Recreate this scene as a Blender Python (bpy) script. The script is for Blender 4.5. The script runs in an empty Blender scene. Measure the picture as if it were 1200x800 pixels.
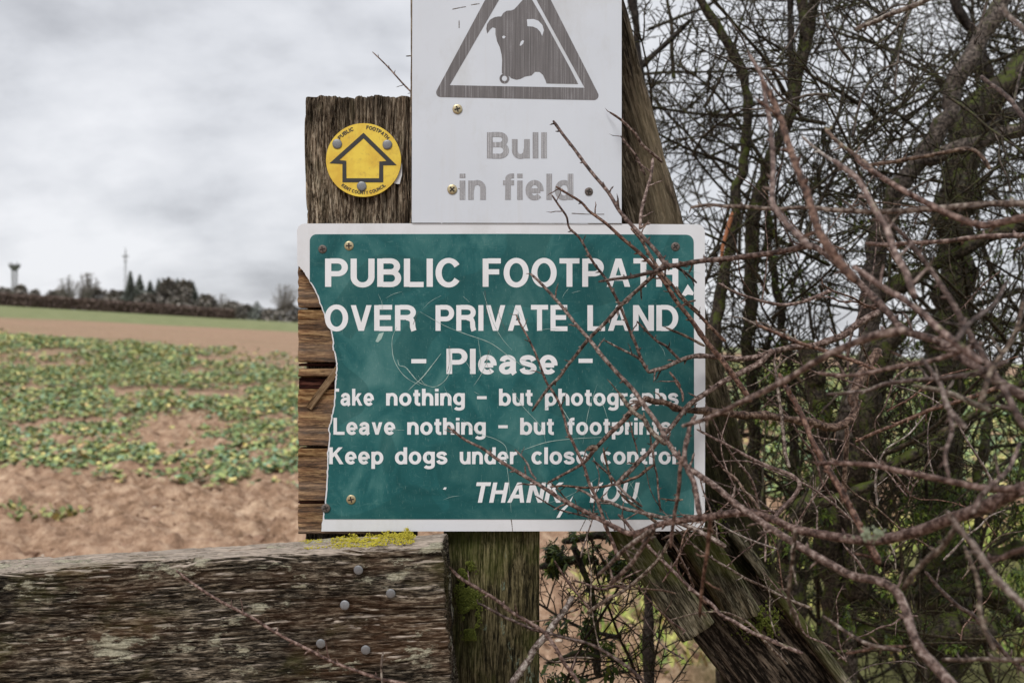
import bpy, math, random
import numpy as np
from mathutils import Vector, Matrix
S = bpy.context.scene
COL = S.collection
random.seed(7)
RNG = np.random.default_rng(11)
R = math.radians

# ------------------------------------------------------------------ camera
CAM_Z = 1.35
F = 1200 * 35 / 36.0
cam_d = bpy.data.cameras.new('camera')
cam = bpy.data.objects.new('camera', cam_d)
COL.objects.link(cam)
cam.location = (0, 0, CAM_Z)
cam.rotation_euler = (R(90), 0, 0)
cam_d.lens = 35
cam_d.sensor_width = 36
cam_d.clip_start = 0.02
cam_d.clip_end = 6000
cam_d.dof.use_dof = True
cam_d.dof.focus_distance = 1.09
cam_d.dof.aperture_fstop = 8.2
S.camera = cam

# ------------------------------------------------------------------ world and sun
SUN_EL, SUN_AZ = 52, 205            # azimuth clockwise from +Y: behind the camera, a little to the left
w = bpy.data.worlds.new('World')
S.world = w
w.use_nodes = True
nt = w.node_tree
N, L = nt.nodes, nt.links
bg = N['Background']
bg.inputs['Strength'].default_value = 0.1
sky = N.new('ShaderNodeTexSky')
sky.sky_type = 'NISHITA'
sky.sun_disc = False
sky.sun_elevation = R(SUN_EL)
sky.sun_rotation = R(SUN_AZ)
tc = N.new('ShaderNodeTexCoord')
sp = N.new('ShaderNodeSeparateXYZ'); L.new(tc.outputs['Generated'], sp.inputs[0])
def mth(nt, op, a, b=None, c=None, clamp=False):
    n = nt.nodes.new('ShaderNodeMath'); n.operation = op; n.use_clamp = clamp
    for i, v in enumerate((a, b, c)):
        if v is None: continue
        if isinstance(v, (int, float)): n.inputs[i].default_value = v
        else: nt.links.new(v, n.inputs[i])
    return n.outputs[0]
zc = mth(nt, 'ADD', mth(nt, 'MAXIMUM', sp.outputs[2], 0.0), 0.42)
cx = N.new('ShaderNodeCombineXYZ')
L.new(mth(nt, 'DIVIDE', sp.outputs[0], zc), cx.inputs[0])
L.new(mth(nt, 'DIVIDE', sp.outputs[1], zc), cx.inputs[1])
cn = N.new('ShaderNodeTexNoise'); cn.inputs['Scale'].default_value = 2.3; cn.inputs['Detail'].default_value = 9
cn.inputs['Roughness'].default_value = 0.57; cn.inputs['Distortion'].default_value = 0.15
cmap = N.new('ShaderNodeMapping'); cmap.inputs['Location'].default_value = (3.1, 0.4, 0); cmap.inputs['Scale'].default_value = (0.8, 1.0, 1)
L.new(cx.outputs[0], cmap.inputs[0]); L.new(cmap.outputs[0], cn.inputs['Vector'])
cr = N.new('ShaderNodeValToRGB')
e = cr.color_ramp.elements
e[0].position = 0.34; e[0].color = (4.1, 4.2, 4.5, 1)
e[1].position = 0.62; e[1].color = (7.35, 7.42, 7.7, 1)
m_ = cr.color_ramp.elements.new(0.47); m_.color = (5.9, 6.02, 6.35, 1)
L.new(cn.outputs['Fac'], cr.inputs[0])
mx = N.new('ShaderNodeMix'); mx.data_type = 'RGBA'; mx.inputs[0].default_value = 0.95
L.new(sky.outputs[0], mx.inputs[6]); L.new(cr.outputs[0], mx.inputs[7])
gr = N.new('ShaderNodeVectorMath'); gr.operation = 'SCALE'
L.new(mx.outputs[2], gr.inputs[0])
L.new(mth(nt, 'ADD', mth(nt, 'MULTIPLY', mth(nt, 'MAXIMUM', sp.outputs[2], 0.0), 0.25), 1.0), gr.inputs['Scale'])
L.new(gr.outputs[0], bg.inputs[0])

sd = bpy.data.lights.new('sun', 'SUN')
sd.energy = 2.1
sd.angle = R(18)
sd.color = (1.0, 0.96, 0.9)
sun = bpy.data.objects.new('sun', sd); COL.objects.link(sun)
az, el = R(SUN_AZ), R(SUN_EL)
dirv = Vector((math.sin(az) * math.cos(el), math.cos(az) * math.cos(el), math.sin(el)))
sun.rotation_euler = dirv.to_track_quat('Z', 'Y').to_euler()
S.view_settings.view_transform = 'Standard'
S.view_settings.look = 'None'
S.view_settings.exposure = 0.25
S.view_settings.gamma = 1.0
S.cycles.use_denoising = True
S.cycles.max_bounces = 5
S.cycles.diffuse_bounces = 3
S.cycles.glossy_bounces = 2

# ------------------------------------------------------------------ helpers
def at(px, py, Y):
    """a point of the photograph put at the distance Y (metres) from the camera"""
    return ((px - 600) * Y / F, Y, CAM_Z - (py - 400) * Y / F)

def _h(ix, iy, iz, seed):
    with np.errstate(over='ignore'):
        n = (ix.astype(np.uint32) * np.uint32(374761393) + iy.astype(np.uint32) * np.uint32(668265263)
             + iz.astype(np.uint32) * np.uint32(2147483647 // 3) + np.uint32(seed * 7919 + 13))
        n = (n ^ (n >> np.uint32(13))) * np.uint32(1274126177)
        n = n ^ (n >> np.uint32(16))
        n = n * np.uint32(2246822519)
        n = n ^ (n >> np.uint32(15))
    return (n & np.uint32(0xFFFFFF)).astype(np.float64) / float(0xFFFFFF)

def noise(x, y, z, seed=0):
    x, y, z = np.broadcast_arrays(np.asarray(x, float), np.asarray(y, float), np.asarray(z, float))
    xi, yi, zi = np.floor(x), np.floor(y), np.floor(z)
    fx, fy, fz = x - xi, y - yi, z - zi
    fx, fy, fz = (t * t * (3 - 2 * t) for t in (fx, fy, fz))
    xi, yi, zi = (t.astype(np.int64) for t in (xi, yi, zi))
    def c(a, b, d): return _h(xi + a, yi + b, zi + d, seed)
    x00 = c(0,0,0) * (1 - fx) + c(1,0,0) * fx
    x10 = c(0,1,0) * (1 - fx) + c(1,1,0) * fx
    x01 = c(0,0,1) * (1 - fx) + c(1,0,1) * fx
    x11 = c(0,1,1) * (1 - fx) + c(1,1,1) * fx
    return (x00 * (1 - fy) + x10 * fy) * (1 - fz) + (x01 * (1 - fy) + x11 * fy) * fz

def fbm(x, y, z, octv=4, seed=0, gain=0.5):
    s = 0; a = 1; t = 0
    for i in range(octv):
        s = s + a * noise(x * 2 ** i, y * 2 ** i, z * 2 ** i, seed + i * 17); t += a; a *= gain
    return s / t

def sstep(a, b, x):
    t = np.clip((x - a) / (b - a), 0, 1); return t * t * (3 - 2 * t)

def mesh(name, verts, faces, mat=None, smooth=True, mats=None, midx=None, col=None):
    """faces: list of int arrays (n,3) / (n,4)"""
    me = bpy.data.meshes.new(name)
    verts = np.asarray(verts, dtype=np.float32).reshape(-1, 3)
    if isinstance(faces, np.ndarray): faces = [faces]
    faces = [np.asarray(f, dtype=np.int32) for f in faces if len(f)]
    nl = sum(f.size for f in faces); nf = sum(len(f) for f in faces)
    me.vertices.add(len(verts)); me.vertices.foreach_set('co', verts.ravel())
    me.loops.add(nl); me.loops.foreach_set('vertex_index', np.concatenate([f.ravel() for f in faces]))
    me.polygons.add(nf)
    tot = np.concatenate([np.full(len(f), f.shape[1], np.int32) for f in faces])
    st = np.concatenate([[0], np.cumsum(tot)[:-1]]).astype(np.int32)
    me.polygons.foreach_set('loop_start', st)
    me.polygons.foreach_set('use_smooth', np.full(nf, smooth))
    if midx is not None: me.polygons.foreach_set('material_index', np.asarray(midx, np.int32))
    me.update(calc_edges=True)
    if col is not None:
        ca = me.color_attributes.new('tint', 'FLOAT_COLOR', 'POINT')
        c4 = np.ones((len(verts), 4), np.float32); c4[:, :3] = col
        ca.data.foreach_set('color', c4.ravel())
    for m in (mats or ([mat] if mat else [])): me.materials.append(m)
    return me

def world(o):
    return (world(o.parent) @ o.matrix_parent_inverse if o.parent else Matrix()) @ o.matrix_basis

def link(name, me, parent=None, mat=None):
    """links a mesh; mat is its place in the world, whatever its parent"""
    o = bpy.data.objects.new(name, me); COL.objects.link(o)
    if parent is not None:
        o.parent = parent; o.matrix_parent_inverse = world(parent).inverted()
    if mat is not None: o.matrix_basis = mat
    return o

def tag(o, label=None, cat=None, group=None, kind=None):
    if label: o['label'] = label
    if cat: o['category'] = cat
    if group: o['group'] = group
    if kind: o['kind'] = kind
    return o

def thing(name, loc, label, cat, group=None, rot=(0, 0, 0)):
    o = bpy.data.objects.new(name, None); COL.objects.link(o)
    o.location = loc; o.rotation_euler = rot; o.empty_display_size = 0.05
    return tag(o, label, cat, group)

# ------------------------------------------------------------------ materials
class Mat:
    def __init__(s, name, rough=0.8, spec=0.3):
        s.m = bpy.data.materials.new(name); s.m.use_nodes = True
        s.t = s.m.node_tree; s.b = s.t.nodes['Principled BSDF']
        s.b.inputs['Roughness'].default_value = rough
        s.b.inputs['Specular IOR Level'].default_value = spec
        tcn = s.t.nodes.new('ShaderNodeTexCoord'); s.oc = tcn.outputs['Object']
        s.h = []
    def mapv(s, scale=(1, 1, 1), vec=None, loc=(0, 0, 0)):
        n = s.t.nodes.new('ShaderNodeMapping'); n.inputs['Scale'].default_value = scale; n.inputs['Location'].default_value = loc
        s.t.links.new(vec or s.oc, n.inputs[0]); return n.outputs[0]
    def noise(s, scale, detail=4, rough=0.55, vec=None, dist=0.0):
        n = s.t.nodes.new('ShaderNodeTexNoise'); n.inputs['Scale'].default_value = scale
        n.inputs['Detail'].default_value = detail; n.inputs['Roughness'].default_value = rough; n.inputs['Distortion'].default_value = dist
        s.t.links.new(vec or s.oc, n.inputs['Vector']); return n.outputs['Fac']
    def ramp(s, fac, stops):
        n = s.t.nodes.new('ShaderNodeValToRGB'); e = n.color_ramp.elements
        while len(e) > 1: e.remove(e[0])
        e[0].position, e[0].color = stops[0][0], (*stops[0][1], 1) if not isinstance(stops[0][1], (int, float)) else (*[stops[0][1]] * 3, 1)
        for p, c in stops[1:]:
            q = e.new(p); q.color = (*c, 1) if not isinstance(c, (int, float)) else (c, c, c, 1)
        s.t.links.new(fac, n.inputs[0]); return n.outputs[0]
    def mix(s, fac, a, b, mode='MIX'):
        n = s.t.nodes.new('ShaderNodeMix'); n.data_type = 'RGBA'; n.blend_type = mode
        for i, v in ((0, fac), (6, a), (7, b)):
            if isinstance(v, (int, float)): n.inputs[i].default_value = v
            elif isinstance(v, tuple): n.inputs[i].default_value = (*v, 1)
            else: s.t.links.new(v, n.inputs[i])
        return n.outputs[2]
    def math(s, op, a, b=None, c=None, clamp=False): return mth(s.t, op, a, b, c, clamp)
    def color(s, c):
        if isinstance(c, tuple): s.b.inputs['Base Color'].default_value = (*c, 1)
        else: s.t.links.new(c, s.b.inputs['Base Color'])
        return s
    def bump(s, h, strength=0.5, dist=0.001):
        n = s.t.nodes.new('ShaderNodeBump'); n.inputs['Strength'].default_value = strength; n.inputs['Distance'].default_value = dist
        s.t.links.new(h, n.inputs['Height']); s.t.links.new(n.outputs[0], s.b.inputs['Normal']); return s
    def attr(s, name='tint'):
        n = s.t.nodes.new('ShaderNodeAttribute'); n.attribute_name = name; return n.outputs['Color']
    def sep(s, v):
        n = s.t.nodes.new('ShaderNodeSeparateXYZ'); s.t.links.new(v, n.inputs[0]); return n.outputs

def wood(name, dark, mid, light, scale=1.0, lichen=None, lichen_amt=0.6, tint=None, tint_col=None, top=None, moss=None, moss_pos=0.5, damp=None, pitch=260, st=0.06, contrast=(0.37, 0.47, 0.58)):
    """weathered timber, grain along local Z"""
    m = Mat(name, 0.85, 0.12)
    warp = m.noise(7 * scale, 2)
    v0 = m.mapv((1, 1, st))
    nv = m.t.nodes.new('ShaderNodeVectorMath'); nv.operation = 'ADD'
    cmb = m.t.nodes.new('ShaderNodeCombineXYZ')
    for i in (0, 1): m.t.links.new(m.math('MULTIPLY', warp, 0.02), cmb.inputs[i])
    m.t.links.new(v0, nv.inputs[0]); m.t.links.new(cmb.outputs[0], nv.inputs[1])
    g1 = m.noise(pitch * scale, 5, 0.62, nv.outputs[0])
    g2 = m.noise(pitch * 3.2 * scale, 4, 0.65, m.mapv((1, 1, 0.1)))
    g3 = m.noise(430 * scale, 4, 0.7, m.mapv((1, 1, 0.4)))
    g = m.math('ADD', m.math('MULTIPLY', g1, 0.5), m.math('ADD', m.math('MULTIPLY', g2, 0.28), m.math('MULTIPLY', g3, 0.22)))
    ln1 = m.noise(pitch * 0.8 * scale, 5, 0.65, m.mapv((1, 1, 0.05), loc=(5, 5, 1)))
    chk = m.ramp(m.math('ABSOLUTE', m.math('SUBTRACT', ln1, 0.5)), [(0.0, 0.0), (0.012, 0.25), (0.03, 1.0)])
    g = m.math('MULTIPLY', g, m.math('ADD', m.math('MULTIPLY', chk, 0.25), 0.75))
    c = m.ramp(g, [(contrast[0], dark), (contrast[1], mid), (contrast[2], light)])
    big = m.ramp(m.noise(9 * scale, 5, 0.6), [(0.36, 0.5), (0.62, 1.3)])
    c = m.mix(1.0, c, big, 'MULTIPLY')
    if tint:
        tm = m.ramp(m.noise(14 * scale, 3, 0.6, m.mapv((1, 1, 0.25), loc=(3, 1, 5))), [(0.5, 0.0), (0.62, tint)])
        c = m.mix(tm, c, tint_col or (0.2, 0.1, 0.05))
    gh = g
    if top is not None:   # paler colour on the upper face of a rail (local +X side)
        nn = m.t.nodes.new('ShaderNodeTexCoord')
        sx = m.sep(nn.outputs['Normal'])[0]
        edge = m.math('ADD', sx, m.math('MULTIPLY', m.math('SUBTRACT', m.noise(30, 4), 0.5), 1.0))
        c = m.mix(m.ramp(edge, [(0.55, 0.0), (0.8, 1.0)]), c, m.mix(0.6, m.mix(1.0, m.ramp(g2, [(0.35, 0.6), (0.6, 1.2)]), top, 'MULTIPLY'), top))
    if moss is not None:
        mm = m.ramp(m.noise(11 * scale, 5, 0.68, m.mapv((1, 1, 0.5), loc=(9, 2, 1))), [(moss_pos - 0.06, 0.0), (moss_pos + 0.12, 0.8)])
        c = m.mix(mm, c, m.mix(m.noise(900, 3), tuple(x * 0.6 for x in moss), tuple(x * 1.5 for x in moss)))
    if damp is not None:
        zz = m.sep(m.oc)[2]
        dm = m.math('MULTIPLY', m.math('SUBTRACT', m.math('ADD', damp, m.math('MULTIPLY', m.noise(12, 4), 0.2)), zz), 5.0, clamp=True)
        c = m.mix(m.math('MULTIPLY', dm, 0.85), c, m.ramp(m.noise(60, 5, 0.7), [(0.4, (0.010, 0.010, 0.005)), (0.55, (0.03, 0.03, 0.012)), (0.68, (0.07, 0.075, 0.02))]))
    if lichen is not None:
        lm = m.ramp(m.noise(26 * scale, 6, 0.72, m.mapv((1, 1, 0.42), loc=(2, 7, 4))), [(lichen_amt, 0.0), (lichen_amt + 0.035, 0.9)])
        lc = m.mix(m.ramp(m.noise(420, 3), [(0.4, 0.0), (0.6, 1.0)]), tuple(x * 0.7 for x in lichen), lichen)
        c = m.mix(lm, c, lc)
        gh = m.math('ADD', g, m.math('MULTIPLY', lm, 0.3))
    m.color(c); m.bump(gh, 1.0, 0.004)
    return m.m

def bark(name, c0, c1, c2, moss=None, moss_lo=0.5, scale=1.0, rough=0.65, vary=False):
    m = Mat(name, rough, 0.18)
    n1 = m.noise(90 * scale, 5, 0.65)
    c = m.ramp(n1, [(0.38, c0), (0.5, c1), (0.66, c2)])
    oi = m.t.nodes.new('ShaderNodeObjectInfo')
    if vary: c = m.mix(1.0, c, m.ramp(oi.outputs['Random'], [(0.0, (0.5, 0.47, 0.45)), (0.3, (1.05, 0.9, 0.84)), (0.6, (1.15, 1.18, 1.15)), (0.8, (0.85, 0.86, 0.72)), (1.0, (0.85, 0.60, 0.48))]), 'MULTIPLY')
    hh = n1
    if moss is not None:
        g = m.t.nodes.new('ShaderNodeNewGeometry')
        up = m.sep(g.outputs['Normal'])[2]
        k = m.math('ADD', m.math('MULTIPLY', up, 0.12), m.noise(22 * scale, 5, 0.7))
        mk = m.ramp(k, [(moss_lo, 0.0), (moss_lo + 0.12, 0.9)])
        mc = m.mix(m.noise(500 * scale, 3), tuple(x * 0.45 for x in moss), tuple(x * 1.5 for x in moss))
        c = m.mix(mk, c, mc)
        hh = m.math('ADD', n1, m.math('MULTIPLY', m.noise(500 * scale, 3), 0.5))
    m.color(c); m.bump(hh, 0.45, 0.0015 / scale)
    return m.m

def plain(name, col, rough=0.6, metal=0.0, spec=0.4, var=0.25, sc=60):
    m = Mat(name, rough, spec); m.b.inputs['Metallic'].default_value = metal
    n = m.noise(sc, 4, 0.6)
    m.color(m.mix(n, tuple(x * (1 - var) for x in col), tuple(min(1, x * (1 + var)) for x in col)))
    m.bump(n, 0.2, 0.0005)
    return m.m

M = {}
M['bark_twig'] = bark('reddish_bark', (0.024, 0.015, 0.012), (0.102, 0.069, 0.059), (0.30, 0.25, 0.23), vary=True, scale=2.6, rough=0.5)
M['bark_pale'] = bark('pale_bark', (0.045, 0.032, 0.028), (0.14, 0.105, 0.097), (0.38, 0.34, 0.32), vary=True, scale=2.6, rough=0.5, moss=(0.12, 0.13, 0.05), moss_lo=0.64)
M['bark_dark'] = bark('dark_bark', (0.005, 0.004, 0.0035), (0.018, 0.013, 0.011), (0.05, 0.04, 0.032), scale=1.5)
M['bark_moss'] = bark('mossy_bark', (0.007, 0.005, 0.004), (0.03, 0.022, 0.016), (0.09, 0.07, 0.052), moss=(0.062, 0.078, 0.012), moss_lo=0.50, scale=2.2)
M['bark_limb'] = bark('limb_bark', (0.016, 0.012, 0.010), (0.068, 0.053, 0.045), (0.17, 0.14, 0.12), scale=1.6, moss=(0.05, 0.06, 0.012), moss_lo=0.58)
M['twig_bg'] = bark('fine_twig_bark', (0.006, 0.004, 0.0025), (0.024, 0.017, 0.010), (0.075, 0.057, 0.036), scale=2.0, moss=(0.05, 0.058, 0.012), moss_lo=0.56)
M['orange_scar'] = plain('rubbed_orange_bark', (0.33, 0.13, 0.06), 0.8, var=0.5, sc=90)
M['lichen_p'] = plain('pale_green_lichen', (0.24, 0.27, 0.18), 0.9, var=0.3, sc=300)
M['far_twig'] = plain('far_twig_bark', (0.24, 0.22, 0.20), 0.9)
M['post_l'] = wood('grooved_post_timber', (0.018, 0.012, 0.008), (0.135, 0.098, 0.066), (0.40, 0.335, 0.255), pitch=330, moss=(0.07, 0.075, 0.03), moss_pos=0.6)
M['post_m'] = wood('green_post_timber', (0.007, 0.006, 0.003), (0.055, 0.046, 0.021), (0.19, 0.16, 0.09), pitch=230, moss=(0.06, 0.075, 0.015), moss_pos=0.50, lichen=(0.20, 0.25, 0.19), lichen_amt=0.60)
M['rail'] = wood('rail_timber', (0.007, 0.0055, 0.004), (0.056, 0.044, 0.032), (0.29, 0.245, 0.185), pitch=290, st=0.20, contrast=(0.39, 0.48, 0.62), tint=0.28, tint_col=(0.15, 0.072, 0.035), top=(0.40, 0.335, 0.28), moss=(0.075, 0.07, 0.02), moss_pos=0.60, lichen=(0.40, 0.375, 0.28), lichen_amt=0.575)
M['board'] = wood('brown_board_timber', (0.018, 0.007, 0.003), (0.16, 0.076, 0.032), (0.42, 0.27, 0.13), pitch=190, tint=0.35, tint_col=(0.33, 0.27, 0.22), contrast=(0.34, 0.47, 0.60))
M['board_red'] = wood('red_board_timber', (0.010, 0.003, 0.002), (0.05, 0.014, 0.010), (0.12, 0.05, 0.035), pitch=150)
M['stick'] = wood('splinter_timber', (0.08, 0.045, 0.022), (0.19, 0.12, 0.065), (0.3, 0.21, 0.13), pitch=200)
M['lean'] = wood('leaning_post_timber', (0.014, 0.010, 0.007), (0.075, 0.055, 0.040), (0.26, 0.205, 0.15), damp=0.66, pitch=260, st=0.10, tint=0.55, tint_col=(0.36, 0.29, 0.19), moss=(0.06, 0.065, 0.02), moss_pos=0.60)
M['fallen'] = wood('mossy_rail_timber', (0.012, 0.010, 0.006), (0.080, 0.068, 0.044), (0.26, 0.23, 0.165), pitch=220, st=0.12, moss=(0.07, 0.08, 0.014), moss_pos=0.48, lichen=(0.24, 0.25, 0.18), lichen_amt=0.63)
M['fallen_dark'] = wood('dark_rail_timber', (0.004, 0.003, 0.002), (0.016, 0.011, 0.008), (0.16, 0.125, 0.095), pitch=170, st=0.10, moss=(0.055, 0.065, 0.018), moss_pos=0.62)
M['lichen_y'] = plain('yellow_lichen', (0.46, 0.40, 0.04), 0.9, var=0.45, sc=300)
M['moss_g'] = plain('green_moss', (0.105, 0.125, 0.018), 0.95, var=0.55, sc=200)
M['steel'] = plain('galvanised_steel', (0.20, 0.205, 0.215), 0.5, 0.5, var=0.35, sc=500)
M['brass'] = plain('brass_screw', (0.45, 0.38, 0.24), 0.4, 0.7, var=0.3, sc=600)
M['rust'] = plain('rusty_screw', (0.13, 0.11, 0.10), 0.6, 0.5, var=0.4, sc=600)
M['black'] = plain('recess_black', (0.02, 0.016, 0.014), 0.7)
M['soot'] = plain('black_print', (0.03, 0.03, 0.03), 0.6)

# green sheet
m = Mat('green_sign_print', 0.42, 0.25)
st = m.noise(16, 5, 0.6, m.mapv((1, 1, 0.75)), 1.2)
c = m.ramp(st, [(0.32, (0.007, 0.074, 0.079)), (0.46, (0.013, 0.100, 0.106)), (0.58, (0.034, 0.138, 0.138)), (0.72, (0.068, 0.185, 0.182))])
sm = m.noise(70, 6, 0.75, m.mapv((0.6, 1, 1.6)), 2.5)
c = m.mix(m.ramp(sm, [(0.56, 0.0), (0.74, 0.45)]), c, (0.12, 0.25, 0.235))
patch = m.noise(7.5, 2, 0.4, m.mapv((1, 1, 1), loc=(4, 0, 2)), 1.5)
c = m.mix(m.ramp(patch, [(0.50, 0.0), (0.515, 0.38)]), c, (0.005, 0.058, 0.060))
fs = m.noise(900, 3, 0.7, m.mapv((1, 1, 0.15)))
c = m.mix(m.ramp(fs, [(0.62, 0.0), (0.75, 0.3)]), c, (0.3, 0.42, 0.38))
m.color(c); m.t.links.new(m.ramp(st, [(0.3, 0.36), (0.7, 0.6)]), m.b.inputs['Roughness'])
m.bump(sm, 0.05, 0.0004)
M['green'] = m.m
# white plate and letters
def white(name, col, dirt=(0.42, 0.38, 0.30), amt=0.62, streak=False):
    m = Mat(name, 0.38, 0.4)
    c = m.ramp(m.noise(9, 4, 0.6), [(0.3, tuple(x * 0.93 for x in col)), (0.7, col)])
    c = m.mix(m.ramp(m.noise(120, 6, 0.75), [(amt, 0.0), (amt + 0.14, 0.55)]), c, dirt)
    if streak:
        s2 = m.noise(60, 4, 0.7, m.mapv((1, 1, 0.06)))
        c = m.mix(m.ramp(s2, [(0.55, 0.0), (0.75, 0.25)]), c, (0.52, 0.51, 0.5))
    c = m.mix(m.ramp(m.noise(14, 7, 0.72, m.mapv((1, 1, 0.5), loc=(1, 3, 8))), [(0.5, 0.0), (0.72, 0.35)]), c, (0.40, 0.385, 0.35))
    c = m.mix(m.ramp(m.noise(1500, 2), [(0.72, 0.0), (0.78, 0.5)]), c, (0.2, 0.18, 0.16))
    m.color(c); m.bump(m.noise(200, 3), 0.05, 0.0003)
    return m.m
M['white_g'] = white('white_sign_plate', (0.68, 0.69, 0.725))
M['white_b'] = white('bluish_white_plate', (0.60, 0.635, 0.70), streak=True, amt=0.66)
M['letter'] = white('white_lettering', (0.75, 0.76, 0.79), (0.55, 0.42, 0.25), 0.63)
m = Mat('faded_grey_print', 0.5, 0.3)
f1 = m.noise(900, 3, 0.7, m.mapv((1, 1, 0.012)))
f2 = m.noise(1500, 3, 0.6)
f3 = m.noise(22, 3, 0.6)
k = m.math('ADD', m.math('MULTIPLY', f1, 0.7), m.math('ADD', m.math('MULTIPLY', f2, 0.15), m.math('MULTIPLY', f3, 0.15)))
m.color(m.ramp(k, [(0.38, (0.10, 0.093, 0.096)), (0.54, (0.155, 0.145, 0.15)), (0.64, (0.27, 0.265, 0.28)), (0.72, (0.5, 0.5, 0.54))]))
M['fade_dark'] = m.m
m = Mat('very_faded_grey_print', 0.5, 0.3)
f1 = m.noise(1100, 3, 0.7, m.mapv((1, 1, 0.012)))
f2 = m.noise(1300, 3, 0.6)
k = m.math('ADD', m.math('MULTIPLY', f1, 0.7), m.math('MULTIPLY', f2, 0.3))
m.color(m.ramp(k, [(0.38, (0.21, 0.205, 0.215)), (0.54, (0.33, 0.33, 0.35)), (0.68, (0.62, 0.63, 0.67))]))
M['fade_light'] = m.m
m = Mat('yellow_disc_plastic', 0.4, 0.4)
c = m.ramp(m.noise(45, 4, 0.6), [(0.35, (0.64, 0.41, 0.045)), (0.6, (0.76, 0.56, 0.07))])
c = m.mix(m.ramp(m.noise(160, 6, 0.75), [(0.54, 0.0), (0.75, 0.6)]), c, (0.36, 0.24, 0.07))
m.color(c); M['yellow'] = m.m
M['scratch'] = plain('scratch_white', (0.34, 0.46, 0.43), 0.7, var=0.3, sc=200)
M['scratch_dark'] = plain('hairline_crack', (0.12, 0.10, 0.09), 0.8)
M['dish'] = plain('tower_concrete', (0.16, 0.16, 0.165), 0.8)

# leaves with per-leaf tint
m = Mat('crop_leaf', 0.6, 0.3)
m.color(m.mix(1.0, m.attr(), m.ramp(m.noise(45, 3), [(0.3, 0.75), (0.7, 1.2)]), 'MULTIPLY'))
M['leaf'] = m.m
m = Mat('far_foliage', 0.9, 0.1); m.color(m.attr()); M['far_leaf'] = m.m

# ------------------------------------------------------------------ ground
def ground_h(X, Y):
    X = np.asarray(X, float); Y = np.asarray(Y, float)
    def prof(X, Y):
        k = 0.057 * sstep(5, 40, Y)
        Xc = np.clip(X, -1.2 * Y - 20, 1.2 * Y + 20)
        return 0.0001044 * Y * Y * (Y > 0) - k * Xc
    Yn = np.minimum(Y, 150)
    s = Y / np.maximum(Yn, 1e-3)
    far = Y > 150
    hx = prof(np.where(far, X / np.where(far, s, 1), X), Yn)
    return np.where(far, CAM_Z + (hx - CAM_Z) * s - 0.003 * (Y - 150), hx)

def spaced(lo, hi, fine_lo, fine_hi, step, grow):
    a = list(np.arange(fine_lo, fine_hi, step))
    x = fine_hi; s = step
    while x < hi: a.append(x); s *= grow; x += s
    a.append(hi)
    x = fine_lo - step; s = step
    while x > lo: a.append(x); s *= grow; x -= s
    a.append(lo)
    return np.array(sorted(a))
gx = spaced(-2500, 2500, -6.5, 4.0, 0.03, 1.09)
gy = spaced(-40, 3500, 4.5, 13.5, 0.03, 1.035)
GX, GY = np.meshgrid(gx, gy)
nearw = sstep(26, 12, GY) * sstep(14, 8, np.abs(GX))
clod = fbm(GX * 5, GY * 5, 0, 5, 3, 0.6)
GZ = ground_h(GX, GY) + nearw * ((clod - 0.5) * 0.24 + (noise(GX * 1.1, GY * 0.9, 0, 9) - 0.5) * 0.05 + np.maximum(noise(GX * 16, GY * 14, 0, 5) - 0.5, 0) * 0.11 + np.abs(noise(GX * 9, GY * 8, 4, 15) - 0.5) * 0.07)
nx, ny = len(gx), len(gy)
idx = np.arange(nx * ny).reshape(ny, nx)
fc = np.stack([idx[:-1, :-1], idx[:-1, 1:], idx[1:, 1:], idx[1:, :-1]], -1).reshape(-1, 4)
m = Mat('field_soil', 0.95, 0.1)
xyz = m.sep(m.oc)
n1 = m.noise(7, 8, 0.7); n2 = m.noise(0.6, 5, 0.6); n3 = m.noise(70, 5, 0.7)
soil = m.ramp(m.math('ADD', m.math('MULTIPLY', n1, 0.6), m.math('MULTIPLY', n3, 0.4)), [(0.38, (0.09, 0.053, 0.032)), (0.49, (0.29, 0.185, 0.12)), (0.60, (0.56, 0.41, 0.29))])
soil = m.mix(m.ramp(n2, [(0.4, 0.0), (0.7, 0.45)]), soil, (0.34, 0.215, 0.15))
farn = m.noise(0.9, 8, 0.75, m.mapv((1, 0.35, 1)))
grass = m.ramp(farn, [(0.35, (0.155, 0.175, 0.08)), (0.65, (0.245, 0.26, 0.13))])
yy = m.math('ADD', xyz[1], m.math('MULTIPLY', m.math('SUBTRACT', m.noise(0.11, 4), 0.5), 14))
soil = m.mix(m.ramp(m.math('MULTIPLY', m.noise(0.35, 5, 0.6, m.mapv((0.3, 1, 1))), m.math('GREATER_THAN', xyz[1], 30.0)), [(0.5, 0.0), (0.7, 0.45)]), soil, (0.15, 0.155, 0.07))
gm = m.math('MULTIPLY', m.math('SUBTRACT', yy, m.math('MULTIPLY_ADD', m.math('ADD', xyz[0], 46.0), 0.35, 90.0)), 0.15, clamp=True)
c = m.mix(gm, soil, grass)
# weedy turf under the hedge on the right
hw = m.math('MULTIPLY', m.math('MULTIPLY', m.math('SUBTRACT', m.math('ADD', xyz[0], m.math('MULTIPLY', n2, 0.8)), 0.95), 3.0, clamp=True), m.math('LESS_THAN', xyz[1], 6.3))
c = m.mix(m.math('MULTIPLY', hw, 0.85), c, m.ramp(n1, [(0.35, (0.05, 0.06, 0.02)), (0.6, (0.13, 0.15, 0.05))]))
m.color(c); m.bump(m.math('ADD', n1, m.math('MULTIPLY', n3, 0.5)), 0.6, 0.03)
g = link('ground', mesh('ground', np.stack([GX, GY, GZ], -1), fc, m.m)); tag(g, kind='structure')

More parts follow.
